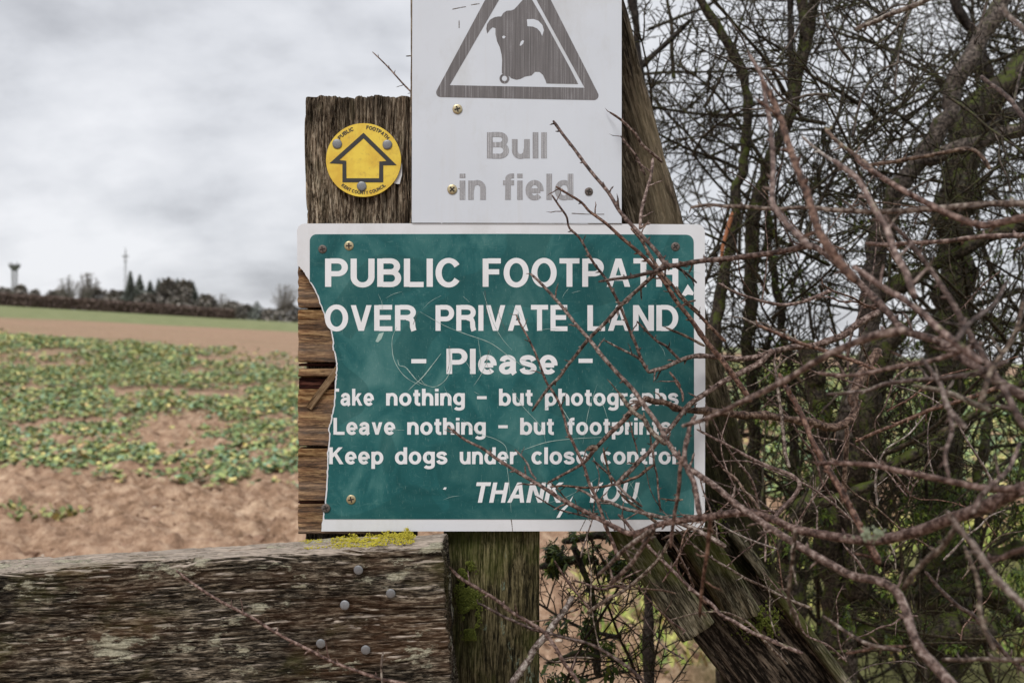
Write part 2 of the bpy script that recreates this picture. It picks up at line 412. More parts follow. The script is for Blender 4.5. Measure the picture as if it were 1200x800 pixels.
# ------------------------------------------------------------------ clods, stones
def ico():
    t = (1 + 5 ** .5) / 2
    v = np.array([(-1,t,0),(1,t,0),(-1,-t,0),(1,-t,0),(0,-1,t),(0,1,t),(0,-1,-t),(0,1,-t),(t,0,-1),(t,0,1),(-t,0,-1),(-t,0,1)], float)
    v /= np.linalg.norm(v[0])
    f = np.array([(0,11,5),(0,5,1),(0,1,7),(0,7,10),(0,10,11),(1,5,9),(5,11,4),(11,10,2),(10,7,6),(7,1,8),(3,9,4),(3,4,2),(3,2,6),(3,6,8),(3,8,9),(4,9,5),(2,4,11),(6,2,10),(8,6,7),(9,8,1)])
    return v, f
IV, IF_ = ico()
def lumps(n, P, r, squash=0.6, jit=0.35):
    v = IV[None] * (1 + (RNG.random((n, 12, 1)) - 0.5) * 2 * jit)
    v = v * r[:, None, None] * (np.array([1, 1, squash]) * (1 + (RNG.random((n, 1, 3)) - 0.5) * 0.6))
    v = v + P[:, None, :]
    f = IF_[None] + (np.arange(n) * 12)[:, None, None]
    return v.reshape(-1, 3), f.reshape(-1, 3)
n = 11000
Y = 4.2 + 13 * RNG.random(n) ** 1.5; X = (RNG.random(n) - 0.66) * 1.7 * Y
Z = ground_h(X, Y)
v, f = lumps(n, np.stack([X, Y, Z + 0.005], -1), 0.008 + 0.04 * RNG.random(n) ** 3)
colr = np.repeat(np.array([(0.15, 0.088, 0.058), (0.28, 0.18, 0.125), (0.42, 0.29, 0.21), (0.62, 0.56, 0.48)])[RNG.choice(4, n, p=[.4, .35, .21, .04])], 12, 0)
m = Mat('clod_earth', 0.95, 0.1); m.color(m.mix(1.0, m.attr(), m.ramp(m.noise(60, 4), [(0.3, 0.7), (0.7, 1.3)]), 'MULTIPLY')); m.bump(m.noise(80, 4), 0.6, 0.01)
tag(link('soil_clods', mesh('soil_clods', v, f, m.m, smooth=False, col=colr)), 'loose reddish earth clods and small pale stones on the bare strip', 'clods', kind='stuff')

# ------------------------------------------------------------------ crop
def leaves(P, yaw, ln, wd, pitch, tint, curl=0.3):
    """leaf = 3 cross rows, 6 verts, bent"""
    n = len(P)
    d = np.stack([np.cos(yaw), np.sin(yaw), np.zeros(n)], -1)
    s = np.stack([-np.sin(yaw), np.cos(yaw), np.zeros(n)], -1)
    up = np.array([0, 0, 1.0])
    rows = []
    for t, wf in ((0.05, 0.25), (0.5, 1.0), (1.0, 0.35)):
        c = P + d * (ln * t * np.cos(pitch))[:, None] + up * (ln * (t * np.sin(pitch) - curl * t * t))[:, None]
        off = s * (wd * wf * 0.5)[:, None]
        roll = up * (wd * wf * 0.25 * (RNG.random(n) - 0.5))[:, None]
        rows += [c - off - roll, c + off + roll]
    v = np.stack(rows, 1).reshape(-1, 3)
    b = (np.arange(n) * 6)[:, None]
    f = np.concatenate([b + np.array([0, 1, 3, 2]), b + np.array([2, 3, 5, 4])])
    return v, f, np.repeat(tint, 6, 0)
pal = np.array([(0.135, 0.19, 0.075), (0.10, 0.155, 0.075), (0.13, 0.20, 0.125), (0.21, 0.25, 0.09), (0.27, 0.28, 0.10), (0.40, 0.34, 0.13), (0.34, 0.24, 0.11), (0.05, 0.08, 0.03)])
pw = np.array([.24, .16, .13, .15, .13, .09, .04, .06])
def crop_mask(X, Y):
    m1 = fbm(X * 0.45, Y * 0.28, 0, 4, 21)
    m2 = fbm(X * 1.6, Y * 1.2, 0, 3, 41)
    edge = 9.1 + 1.2 * RNG.random(X.shape) ** 2 + 1.6 * (fbm(X * 0.5, 3, 0, 3, 5) - 0.5) + np.where(X > 0, -1.5, 0)
    row = 400 + (CAM_Z - ground_h(X, Y)) * F / Y
    pxx = 600 + X * F / Y
    strip = (row > 411 + 0.012 * (pxx - 150)) & (row < 427 + 0.02 * (pxx - 150)) & (pxx > 120 + 260 * fbm(X * 0.3, Y * 0.2, 3, 3, 8)) & (pxx < 420)
    ok = (m1 * 0.6 + m2 * 0.4 + 0.15 * (RNG.random(X.shape) - 0.5) > 0.41 + 0.03 * sstep(12, 22, Y) * (1 - sstep(22, 34, Y))) & (Y > edge) & ~(strip & (m2 < 0.62))
    ok &= row > 392 + 6 * (m2 - 0.5) + np.maximum(pxx, 0) * 0.07 * (pxx < 600)
    return ok
parts = []
for (y0, y1, dens, nl, rad) in ((8.0, 16, 85, 10, 0.090), (16, 30, 38, 10, 0.12), (30, 48, 16, 7, 0.18), (48, 80, 6, 5, 0.27)):
    area = 0.5 * (y1 ** 2 - y0 ** 2) * 1.8
    n = int(area * dens)
    Y = np.sqrt(RNG.random(n) * (y1 ** 2 - y0 ** 2) + y0 ** 2)
    X = (RNG.random(n) * 1.8 - 1.05) * Y
    k = crop_mask(X, Y); X, Y = X[k], Y[k]; n = len(X)
    base = np.stack([X, Y, ground_h(X, Y)], -1)
    pt = RNG.choice(len(pal), n, p=pw)
    P = np.repeat(base, nl, 0) + (RNG.random((n * nl, 3)) - 0.5) * np.array([0.09, 0.09, 0.05]) * (rad / 0.13)
    P[:, 2] += 0.045 + 0.07 * RNG.random(n * nl) * rad / 0.14
    own = RNG.choice(len(pal), n * nl, p=pw)
    tid = np.where(RNG.random(n * nl) < 0.35, np.repeat(pt, nl), own)
    tint = pal[tid] * (1.15 + 0.85 * RNG.random((n * nl, 1)))
    ln = rad * (0.45 + 0.6 * RNG.random(n * nl))
    parts.append(leaves(P, RNG.random(n * nl) * 6.283, ln, ln * (0.55 + 0.35 * RNG.random(n * nl)), 0.15 + 0.9 * RNG.random(n * nl), tint, 0.35))
def join(parts):
    vs, fs, cs, o = [], [], [], 0
    for v, f, c in parts:
        vs.append(v); fs.append(f + o); cs.append(c); o += len(v)
    return np.concatenate(vs), np.concatenate(fs), np.concatenate(cs)
v, f, c = join(parts)
tag(link('crop_plants', mesh('crop_plants', v, f, M['leaf'], smooth=True, col=c)), 'low leafy green and yellowing crop covering the field', 'crop', kind='stuff')

def weed(px, py, n, spread, label):
    Yw = 1.0
    for _ in range(40):
        X_ = (px - 600) * Yw / F
        Yw = (CAM_Z - float(ground_h(X_, Yw))) * F / (py - 400)
    X_ = (px - 600) * Yw / F
    P = np.array([X_, Yw, float(ground_h(X_, Yw)) + 0.02]) + (RNG.random((n, 3)) - 0.5) * np.array([spread, spread * 0.8, 0.04])
    tint = pal[RNG.choice([0, 3, 4, 5], n)] * (0.8 + 0.5 * RNG.random((n, 1)))
    ln = 0.05 + 0.05 * RNG.random(n)
    v, f, c = leaves(P, RNG.random(n) * 6.283, ln, ln * 0.6, 0.3 + RNG.random(n), tint)
    t = thing('weed', (X_, Yw, float(ground_h(X_, Yw))), label, 'weed')
    link('leaf_rosette', mesh('weed', v, f, M['leaf'], col=c), t)['kind'] = 'stuff'
weed(52, 607, 90, 0.55, 'low pale green weed patch alone on the bare earth at far left')
weed(190, 572, 26, 0.25, 'small green weed on bare earth just in front of the crop edge')
weed(18, 598, 30, 0.3, 'dark little weed at the left picture edge on bare earth')

# grass under the hedge, seen low on the right
n = 9000
Y = 4.0 + 3.4 * RNG.random(n); X = 0.35 + (RNG.random(n)) * 4.6
k = fbm(X * 1.5, Y * 1.5, 0, 3, 71) > 0.40 - 0.05 * (X - 1); X, Y = X[k], Y[k]; n = len(X)
P = np.stack([X, Y, ground_h(X, Y)], -1)
tint = np.array([(0.17, 0.24, 0.05), (0.29, 0.36, 0.08), (0.48, 0.48, 0.14), (0.42, 0.30, 0.15)])[RNG.choice(4, n)] * (0.7 + 0.6 * RNG.random((n, 1)))
v, f, c = leaves(P, RNG.random(n) * 6.283, 0.10 + 0.12 * RNG.random(n), 0.010 + 0.02 * RNG.random(n), 0.6 + 0.8 * RNG.random(n), tint)
tag(link('rough_grass', mesh('rough_grass', v, f, M['leaf'], col=c)), 'rough grass and weeds under the hedge on the right', 'grass', kind='stuff')

# ------------------------------------------------------------------ tubes
def tube_batch(P, Rr, sides=5, cap=False):
    """P (m,n,3) R (m,n) -> verts, quads"""
    m_, n_ = P.shape[:2]
    T = np.gradient(P, axis=1); T /= np.linalg.norm(T, axis=2, keepdims=True) + 1e-12
    ref = np.cross(P[:, -1] - P[:, 0], RNG.normal(size=(m_, 3))); ref /= np.linalg.norm(ref, axis=1, keepdims=True) + 1e-12
    U = np.cross(T, ref[:, None, :]); bad = np.linalg.norm(U, axis=2, keepdims=True)
    U /= np.maximum(bad, 1e-6)
    V = np.cross(T, U)
    a = np.arange(sides) * 2 * math.pi / sides
    v = P[:, :, None, :] + Rr[:, :, None, None] * (np.cos(a)[:, None] * U[:, :, None, :] + np.sin(a)[:, None] * V[:, :, None, :])
    idx = np.arange(m_ * n_ * sides).reshape(m_, n_, sides)
    nx_ = np.roll(idx, -1, axis=2)
    f = np.stack([idx[:, :-1], nx_[:, :-1], nx_[:, 1:], idx[:, 1:]], -1).reshape(-1, 4)
    return v.reshape(-1, 3), f

def catmull(P, n):
    P = np.asarray(P, float)
    if len(P) < 3:
        t = np.linspace(0, 1, n)[:, None]; return P[0] * (1 - t) + P[-1] * t
    Q = np.vstack([2 * P[0] - P[1], P, 2 * P[-1] - P[-2]])
    seg = np.linalg.norm(np.diff(P, axis=0), axis=1); cum = np.concatenate([[0], np.cumsum(seg)])
    s = np.linspace(0, cum[-1], n); i = np.clip(np.searchsorted(cum, s, side='right') - 1, 0, len(P) - 2)
    t = ((s - cum[i]) / np.maximum(seg[i], 1e-9))[:, None]
    a, b, c, d = Q[i], Q[i + 1], Q[i + 2], Q[i + 3]
    return 0.5 * ((2 * b) + (-a + c) * t + (2 * a - 5 * b + 4 * c - d) * t ** 2 + (-a + 3 * b - 3 * c + d) * t ** 3)

def one_tube(P, Rr, sides=8):
    """closed tube with rounded ends"""
    v, f = tube_batch(P[None], Rr[None], sides)
    n_ = len(P)
    c0, c1 = len(v), len(v) + 1
    v = np.vstack([v, P[0] - (P[1] - P[0]) * 0.3, P[-1] + (P[-1] - P[-2]) * 0.3])
    a = np.arange(sides); b = np.roll(a, -1)
    t0 = np.stack([np.full(sides, c0), b, a], -1)
    e_ = (n_ - 1) * sides
    t1 = np.stack([np.full(sides, c1), e_ + a, e_ + b], -1)
    return v, f, np.vstack([t0, t1])

class Acc:
    def __init__(s): s.v = []; s.q = []; s.t = []; s.o = 0
    def add(s, v, q=None, t=None):
        s.v.append(v)
        if q is not None and len(q): s.q.append(q + s.o)
        if t is not None and len(t): s.t.append(t + s.o)
        s.o += len(v)
    def mesh(s, name, mat, smooth=True):
        fs = []
        if s.q: fs.append(np.concatenate(s.q))
        if s.t: fs.append(np.concatenate(s.t))
        return mesh(name, np.concatenate(s.v), fs, mat, smooth)

def branch_mesh(name, pts, r0, r1, mat, sides=8, step=0.004, spur=0.015, wob=0.16, spur_len=1.0, knob=0.25, rough=0.06):
    """pts world; r0 at pts[0] .. r1 at the end; nodes, buds and short spurs included"""
    pts = np.asarray(pts, float)
    Ln = np.linalg.norm(np.diff(pts, axis=0), axis=1).sum()
    n_ = int(np.clip(Ln / step, 8, 260))
    P = catmull(pts, n_)
    t = np.linspace(0, 1, n_)
    Rr = r0 + (r1 - r0) * t
    s = t * Ln
    seed = random.randrange(1000)
    rm = (r0 + r1) / 2
    for ax in range(3):
        P[:, ax] += (fbm(s / 0.05, ax * 7.3, seed, 3, 4) - 0.5) * rm * wob * 2.4 * np.minimum(1, np.minimum(t, 1 - t) * 12)
    A = Acc()
    nodes = []
    x = spur * random.random()
    while x < Ln and spur > 0:
        nodes.append(x); x += spur * (0.5 + random.random())
    for x in nodes: Rr = Rr * (1 + (knob if random.random() < 0.5 else knob * 0.3) * random.random() * np.exp(-((s - x) / (0.6 * rm + 0.0012)) ** 2))
    Rr = Rr * (1 + rough * (fbm(s / (rm * 5 + 0.004), seed, 1, 3, 5) - 0.5) * 2)
    Rr[0] *= 0.75; Rr[-1] *= 0.75
    v, q, tr = one_tube(P, Rr, sides)
    # irregular girth
    nn = noise(v[:, 0] / (rm * 2 + 0.002), v[:, 1] / (rm * 2 + 0.002), v[:, 2] / (rm * 2 + 0.002), seed) - 0.5
    cpt = np.vstack([np.repeat(P, sides, 0), P[0], P[-1]])
    v = cpt + (v - cpt) * (1 + nn[:, None] * rough * 2)
    A.add(v, q, tr)
    T = np.gradient(P, axis=0); T /= np.linalg.norm(T, axis=1, keepdims=True)
    for x in nodes:
        i = min(n_ - 2, int(x / Ln * (n_ - 1)))
        d = np.cross(T[i], RNG.normal(size=3)); d /= np.linalg.norm(d) + 1e-9
        long = random.random() < 0.3
        ln = ((0.006 + 0.014 * random.random()) if long else (0.0022 + 0.0028 * random.random())) * spur_len + Rr[i]
        sgn = -1 if r0 > r1 else 1
        dd = d * 0.85 - T[i] * 0.55 * (1 if r1 > r0 else -1)
        k = 5 if long else 4
        tt = np.linspace(0, 1, k)[:, None]
        PP = P[i] + dd * ln * tt + (RNG.random((k, 3)) - 0.5) * ln * 0.12 * tt
        rb = min(Rr[i] * 0.55, 0.0012 if long else 0.0014)
        rr = np.array([1, .9, .75, .8, .25])[:k] * rb if long else np.array([1, 1.05, .9, .3]) * rb
        A.add(*one_tube(PP, rr, 5))
    return A.mesh(name, mat)

def px_pts(pl, d0, d1):
    """photo polyline + depths at both ends -> world points"""
    a = np.array(pl, float)
    seg = np.linalg.norm(np.diff(a, axis=0), axis=1); cum = np.concatenate([[0], np.cumsum(seg)]) / seg.sum()
    d = d0 + (d1 - d0) * cum
    return np.stack([(a[:, 0] - 600) * d / F, d, CAM_Z - (a[:, 1] - 400) * d / F], -1), d
def branch(parent, pl, w0, w1, d0, d1, mat='bark_twig', name='branch', **kw):
    P, d = px_pts(pl, d0, d1)
    if max(w0, w1) > 12 and 'knob' not in kw: kw['knob'] = 0.12
    me = branch_mesh(name, P, w0 * 0.385 * d0 / F, w1 * 0.40 * d1 / F, M[mat], **kw)
    return link(name, me, parent)

# ------------------------------------------------------------------ timber
def beam_mesh(name, w_, d_, L_, mat, du=0.002, dz=0.004, amp=0.0015, gf=260, zf=6, warp=0.004, bow=0.002, rnd=0.003, seed=1, end0=0.0, end1=0.0, ridged=True, coarse=0.0015, zlo=0):
    """a timber along local Z, x across (w_), y through (d_); the grain is cut as real relief"""
    hw_, hd = w_ / 2, d_ / 2
    nxp, nyp = max(3, int(w_ / du)), max(3, int(d_ / du))
    ring = []
    for i in range(nxp): ring.append((-hw_ + w_ * i / nxp, -hd, 0, -1))
    for i in range(nyp): ring.append((hw_, -hd + d_ * i / nyp, 1, 0))
    for i in range(nxp): ring.append((hw_ - w_ * i / nxp, hd, 0, 1))
    for i in range(nyp): ring.append((-hw_, hd - d_ * i / nyp, -1, 0))
    ring = np.array(ring, float)
    # round the arrises
    q = ring[:, :2].copy()
    inner = np.clip(q, [-hw_ + rnd, -hd + rnd], [hw_ - rnd, hd - rnd])
    dv = q - inner; dl = np.linalg.norm(dv, axis=1, keepdims=True)
    q = np.where(dl > 1e-9, inner + dv / np.maximum(dl, 1e-9) * rnd, q)
    nr = np.where(dl > 1e-9, dv / np.maximum(dl, 1e-9), ring[:, 2:])
    n_ = len(ring); nz = max(4, int(L_ / dz))
    z = np.linspace(0, L_, nz)
    X = np.repeat(q[None, :, 0], nz, 0); Yv = np.repeat(q[None, :, 1], nz, 0); Z = np.repeat(z[:, None], n_, 1) + zlo
    NX = np.repeat(nr[None, :, 0], nz, 0); NY = np.repeat(nr[None, :, 1], nz, 0)
    wx = (fbm(X * 10, Yv * 10, Z * 5, 3, seed) - 0.5) * warp * 6
    g = fbm((X + wx) * gf, (Yv + wx) * gf, Z * zf, 3, seed + 3, 0.55)
    if ridged: g = -np.maximum(0, 0.52 - g) * 3.2 + (g - 0.5) * 0.8
    else: g = (g - 0.5) * 2
    cr_ = fbm(X * 60 + wx * 60, Yv * 60, Z * 2.2, 2, seed + 9)
    big = fbm(X * 25, Yv * 25, Z * 9, 3, seed + 5) - 0.5
    cl = fbm(X * gf * 0.8 + wx * gf * 0.4, Yv * gf * 0.8, Z * 7 + seed, 3, seed + 13)
    crack = -np.maximum(0, 0.36 - cr_) * 6 - 0.8 * np.exp(-((cl - 0.5) / 0.03) ** 2)
    disp = amp * g + coarse * 2 * big + amp * 1.6 * crack
    X = X + NX * disp; Yv = Yv + NY * disp
    X = X + bow * np.sin(z / L_ * 3.1 + seed)[:, None] * 0 + (fbm(z[:, None] * 6, seed, 0, 2, 3) - 0.5) * bow
    # ragged ends
    e1 = (fbm(ring[None, :, 0] * 170, ring[None, :, 1] * 170, seed, 3, 2) - 0.5) * 2
    Z = Z + np.where(Z - zlo > L_ - 0.02, ((Z - zlo - (L_ - 0.02)) / 0.02), 0) * e1 * end1
    Z = Z + np.where(Z - zlo < 0.02, (1 - (Z - zlo) / 0.02), 0) * e1 * end0
    v = [np.stack([X, Yv, Z], -1).reshape(-1, 3)]
    idx = np.arange(n_ * nz).reshape(nz, n_)
    r = np.roll(idx, -1, 1)
    f = [np.stack([idx[:-1], r[:-1], r[1:], idx[1:]], -1).reshape(-1, 4)]
    tri = []
    o = n_ * nz
    for base, sgn, en in ((0, -1, end0), (nz - 1, 1, end1)):
        prev = idx[base]
        cxm, cym = X[base].mean(), Yv[base].mean()
        for k in (0.98, 0.86, 0.6, 0.3):
            xx = cxm + (X[base] - cxm) * k; yy = cym + (Yv[base] - cym) * k
            zz = Z[base].mean() + (Z[base] - Z[base].mean()) * k + (fbm(xx * 230, yy * 230, 2, 3, seed) - 0.5) * (0.0012 + 2 * en) * (k < .97) + sgn * 0.0006
            v.append(np.stack([xx, yy, zz], -1))
            cur = np.arange(n_) + o; o += n_
            a_, b_ = prev, np.roll(prev, -1); c_, d__ = np.roll(cur, -1), cur
            f.append(np.stack([a_, b_, c_, d__] if sgn > 0 else [b_, a_, d__, c_], -1)[:, ::1]); prev = cur
        v.append(np.array([[cxm, cym, Z[base].mean()]])); 
        a_, b_ = prev, np.roll(prev, -1)
        tri.append(np.stack([a_, b_, np.full(n_, o)] if sgn > 0 else [b_, a_, np.full(n_, o)], -1)); o += 1
    return mesh(name, np.concatenate(v), [np.concatenate(f), np.concatenate(tri)], mat)

def frame_mat(origin, zdir, ydir):
    """matrix with local Z along zdir, local Y as near ydir as it goes"""
    zd = Vector(zdir).normalized(); xd = Vector(ydir).cross(zd).normalized(); yd = zd.cross(xd)
    mt = Matrix((xd, yd, zd)).transposed().to_4x4(); mt.translation = Vector(origin); return mt

SW = 1.10 / F     # metres per photo pixel in the plane of the signs
def X_(px, Y=1.10): return (px - 600) * Y / F
def Z_(py, Y=1.10): return CAM_Z - (py - 400) * Y / F

# left post (local z up, front face at Y=1.126)
YL = 1.126
w_ = X_(483, YL) - X_(357.5, YL)
post_l = link('wooden_post', beam_mesh('wooden_post', w_, 0.10, Z_(113, YL) + 0.25, M['post_l'], du=0.0008, dz=0.004, amp=0.0032, gf=470, zf=3.0, end1=0.003, seed=4, rnd=0.006, coarse=0.002, bow=0.006), mat=Matrix.Translation((X_(420.2, YL), YL + 0.05, -0.25)))
tag(post_l, 'rough grooved square post with a ragged sawn top, behind the round yellow disc', 'post')

# middle post: its face shows under the green sign
YM = 1.112
w_ = X_(632, YM) - X_(519, YM)
post_m = link('wooden_post', beam_mesh('wooden_post', w_, 0.105, 2.1, M['post_m'], du=0.0014, dz=0.004, amp=0.0014, gf=260, zf=2.2, seed=12, rnd=0.004), mat=Matrix.Translation((X_(575.5, YM), YM + 0.0525, -0.25)))
tag(post_m, 'green algae covered square post under the middle of the green sign', 'post')
# tall backing plank behind the white sign
w_ = X_(516, 1.105) - X_(481, 1.105)
pl = link('backing_plank', beam_mesh('backing_plank', w_, 0.018, 0.52, M['post_l'], du=0.002, dz=0.005, amp=0.001, gf=300, zf=3, seed=22), mat=Matrix.Translation((X_(498.5, 1.105), 1.113, 1.38)))
tag(pl, 'dark narrow plank showing as a sliver along the left edge of the white bull sign', 'plank')

# leaning old post on the right of the signs
def lean(pa, pb, Y0, Y1, wpx, dep, mat, seed, name, label, cat, end0=0.003, end1=0.003, **kw):
    A_, B_ = Vector(at(*pa, Y0)), Vector(at(*pb, Y1))
    Ym = (Y0 + Y1) / 2
    o = link(name, beam_mesh(name, wpx * Ym / F, dep, (B_ - A_).length, M[mat], du=0.002, dz=0.005, seed=seed, end0=end0, end1=end1, rnd=0.007, **kw), mat=frame_mat(A_, B_ - A_, (0, 1, 0)))
    return tag(o, label, cat)
lean((925, 905), (650, -60), 1.50, 1.165, 92, 0.09, 'lean', 31, 'leaning_post', 'grey leaning post with split pale edge, behind the right side of both signs', 'post', amp=0.0022, gf=170, zf=3, coarse=0.004)
lean((812, 733), (715, 590), 1.17, 1.15, 44, 0.05, 'fallen', 33, 'broken_rail', 'short greenish rail end pointing down right, just below the sign corner', 'rail', end0=0.004, amp=0.0014, gf=170, zf=3)
lean((868, 716), (775, 560), 1.26, 1.20, 40, 0.05, 'fallen', 35, 'broken_rail', 'second mossy rail end lying just right of the short greenish one', 'rail', end0=0.005, amp=0.0016, gf=170, zf=3)
lean((1010, 905), (760, 590), 1.33, 1.30, 112, 0.06, 'fallen_dark', 37, 'fallen_board', 'dark split board with a pale edge sloping down to the bottom edge', 'board', amp=0.003, gf=110, zf=2.5, coarse=0.004)
lean((990, 800), (858, 622), 1.27, 1.265, 12, 0.03, 'fallen', 38, 'pale_batten', 'narrow pale grey batten along the upper edge of the dark fallen board', 'batten', amp=0.0012, gf=170, zf=3)

# rail in front, grain along X
YR = 1.028
xr = X_(517, YR); zr = Z_(637, YR)
sl = math.tan(R(3.7))
Lr = 0.78
zd = Vector((-1, 0, -sl)).normalized()
hr, dr = 0.205, 0.078
upv = Vector((-sl, 0, 1)).normalized() * 1.0
upv = Vector((0, 1, 0)).cross(zd) * -1
if upv.z < 0: upv = -upv
# local X = up, local Y = depth, local Z = along the rail to the left
mtx = Matrix((upv, upv.cross(zd) * -1, zd)).transposed().to_4x4()
if mtx.determinant() < 0: mtx = Matrix((upv, zd.cross(upv), zd)).transposed().to_4x4()
mtx.translation = Vector((xr, YR + dr / 2, zr)) - upv * hr / 2
rail = link('fence_rail', beam_mesh('fence_rail', hr, dr, Lr, M['rail'], du=0.0011, dz=0.0028, amp=0.0021, gf=300, zf=42, warp=0.012, seed=41, rnd=0.008, end0=0.004, coarse=0.0045, bow=0.003), mat=mtx)
tag(rail, 'thick weathered rail with lichen and a paler top, across the bottom left', 'rail')

# ------------------------------------------------------------------ nails and screws
def disc_head(name, px, py, Y, rpx, mat, parent, dome=0.35, cross=False, tilt=0.0, label=None):
    r = rpx * Y / F
    c = Vector(at(px, py, Y))
    n = 20
    prof = [(1.0, 0.0), (1.0, 0.18), (0.93, 0.30), (0.6, 0.36 + dome * 0.2), (0.25, 0.4 + dome * 0.35)]
    v = []; rot = Matrix.Rotation(random.random() * 3, 3, 'Y') @ Matrix.Rotation(tilt, 3, 'X')
    for rr, hh in prof:
        for k in range(n):
            a = k * 2 * math.pi / n
            jr = 1 + 0.05 * (random.random() - 0.5)
            v.append(rot @ Vector((math.cos(a) * rr * r * jr, -hh * r * 0.5, math.sin(a) * rr * r * jr)) + c)
    v.append(rot @ Vector((0, -(0.42 + dome * 0.4) * r * 0.5, 0)) + c)
    q = []
    for i in range(len(prof) - 1):
        for k in range(n):
            q.append((i * n + k, i * n + (k + 1) % n, (i + 1) * n + (k + 1) % n, (i + 1) * n + k))
    t = [((len(prof) - 1) * n + k, (len(prof) - 1) * n + (k + 1) % n, len(prof) * n) for k in range(n)]
    o = link(name, mesh(name, [tuple(x) for x in v], [np.array(q)[:, ::-1], np.array(t)[:, ::-1]], M[mat], smooth=True), parent)
    if label: o['label'] = label
    if cross:
        a0 = random.random() * 1.5
        vv = []; tt = []
        for s_, (an) in enumerate((a0, a0 + math.pi / 2)):
            ca, sa = math.cos(an), math.sin(an)
            for (u, w2) in ((-0.62, -0.13), (0.62, -0.13), (0.62, 0.13), (-0.62, 0.13)):
                vv.append(rot @ Vector(((u * ca - w2 * sa) * r, -(0.5 + dome * 0.45 + 0.03 + 0.02 * s_) * r * 0.5, (u * sa + w2 * ca) * r)) + c)
        link('cross_slot', mesh('cross_slot', [tuple(x) for x in vv], np.array([(0, 1, 2, 3), (4, 5, 6, 7)])[:, ::-1], M['black'], smooth=False), o)
    return o
for (px, py) in ((420, 667.5), (458, 695), (404, 708.5), (428.5, 761), (376, 753.5), (413, 597 + 150)):
    if py == 747: continue
    disc_head('nail_head', px, py, YR - 0.0035, 5.6, 'steel', rail, dome=0.1, tilt=0.1)

# ------------------------------------------------------------------ sheets
def plate_mesh(name, pts, Y, thick, mat, back=True):
    """flat sheet with an outline in photo pixels, front face at Y"""
    from mathutils.geometry import tessellate_polygon
    P = [Vector(at(p[0], p[1], Y)) for p in pts]
    tris = tessellate_polygon([[Vector((p.x, p.z, 0)) for p in P]])
    n = len(P)
    v = [tuple(p) for p in P] + [(p.x, Y + thick, p.z) for p in P]
    f = []
    for t in tris:
        a, b, c = t
        cr3 = (P[b] - P[a]).cross(P[c] - P[a])
        if cr3.y > 0: a, b, c = a, c, b
        f.append((a, b, c)); f.append((a + n, c + n, b + n))
    q = [(i, (i + 1) % n, (i + 1) % n + n, i + n) for i in range(n)]
    area = sum(P[i].x * P[(i + 1) % n].z - P[(i + 1) % n].x * P[i].z for i in range(n))
    q = [x[::-1] for x in q] if area > 0 else q
    return mesh(name, v, [np.array(f), np.array(q)], mat, smooth=False)

def arcp(cx, cy, r, a0, a1, n=7):
    return [(cx + r * math.cos(R(a0 + (a1 - a0) * k / n)), cy - r * math.sin(R(a0 + (a1 - a0) * k / n))) for k in range(n + 1)]

BREAK = [(348.5, 310), (352, 314), (355.5, 317), (358, 322), (362, 328), (367, 337), (371.5, 346), (376, 358), (379.5, 368), (382.5, 377), (386.5, 385), (388.5, 392), (390, 401), (389.3, 408), (391.5, 413), (393, 420), (394.3, 428), (393.6, 437), (392.6, 446), (392, 460), (391, 472), (389.5, 484), (386.8, 496), (384.2, 503), (385.8, 508), (385, 520), (383.5, 534), (383.6, 548), (382.4, 566), (381.5, 580), (380, 594), (378.6, 605), (376.5, 622.3)]
def brk(py):
    ys = [p[1] for p in BREAK]; xs = [p[0] for p in BREAK]
    return float(np.interp(py, ys, xs))
edge_l = []
for i in range(len(BREAK) - 1):
    (xa, ya), (xb, yb) = BREAK[i], BREAK[i + 1]
    for k in range(4):
        t = k / 4
        edge_l.append((xa + (xb - xa) * t + random.choice((-0.9, -0.2, 0, 0.3, 0.8)) * random.random(), ya + (yb - ya) * t))
edge_l.append(BREAK[-1])
outline = arcp(357, 271, 9, 180, 90) + [(600, 261.6)] + arcp(817, 272, 9, 90, 0) + [(826.5, 450)] + arcp(816.5, 612.5, 9.5, 0, -90) + edge_l[::-1]
YG = 1.100
sign_g = thing('footpath_sign', (X_(590), YG, Z_(622)), 'green and white footpath notice with a broken left edge', 'sign')
link('backing_plate', plate_mesh('backing_plate', outline, YG, 0.0022, M['white_g']), sign_g)
inner_l = [(x + 1.3 + 0.5 * random.random(), y) for x, y in edge_l if 330 < y < 606]
# green print, leaving the white border
gpts = arcp(371, 282.5, 8, 180, 90) + [(600, 274)] + arcp(804, 284, 9, 90, 0) + [(813.3, 450)] + arcp(805, 600, 8.5, 0, -90) + [(600, 608.2), (380.3, 608)] + inner_l[::-1] + [(363, 330)]
link('green_panel', plate_mesh('green_panel', gpts, YG - 0.0004, 0.0003, M['green']), sign_g)

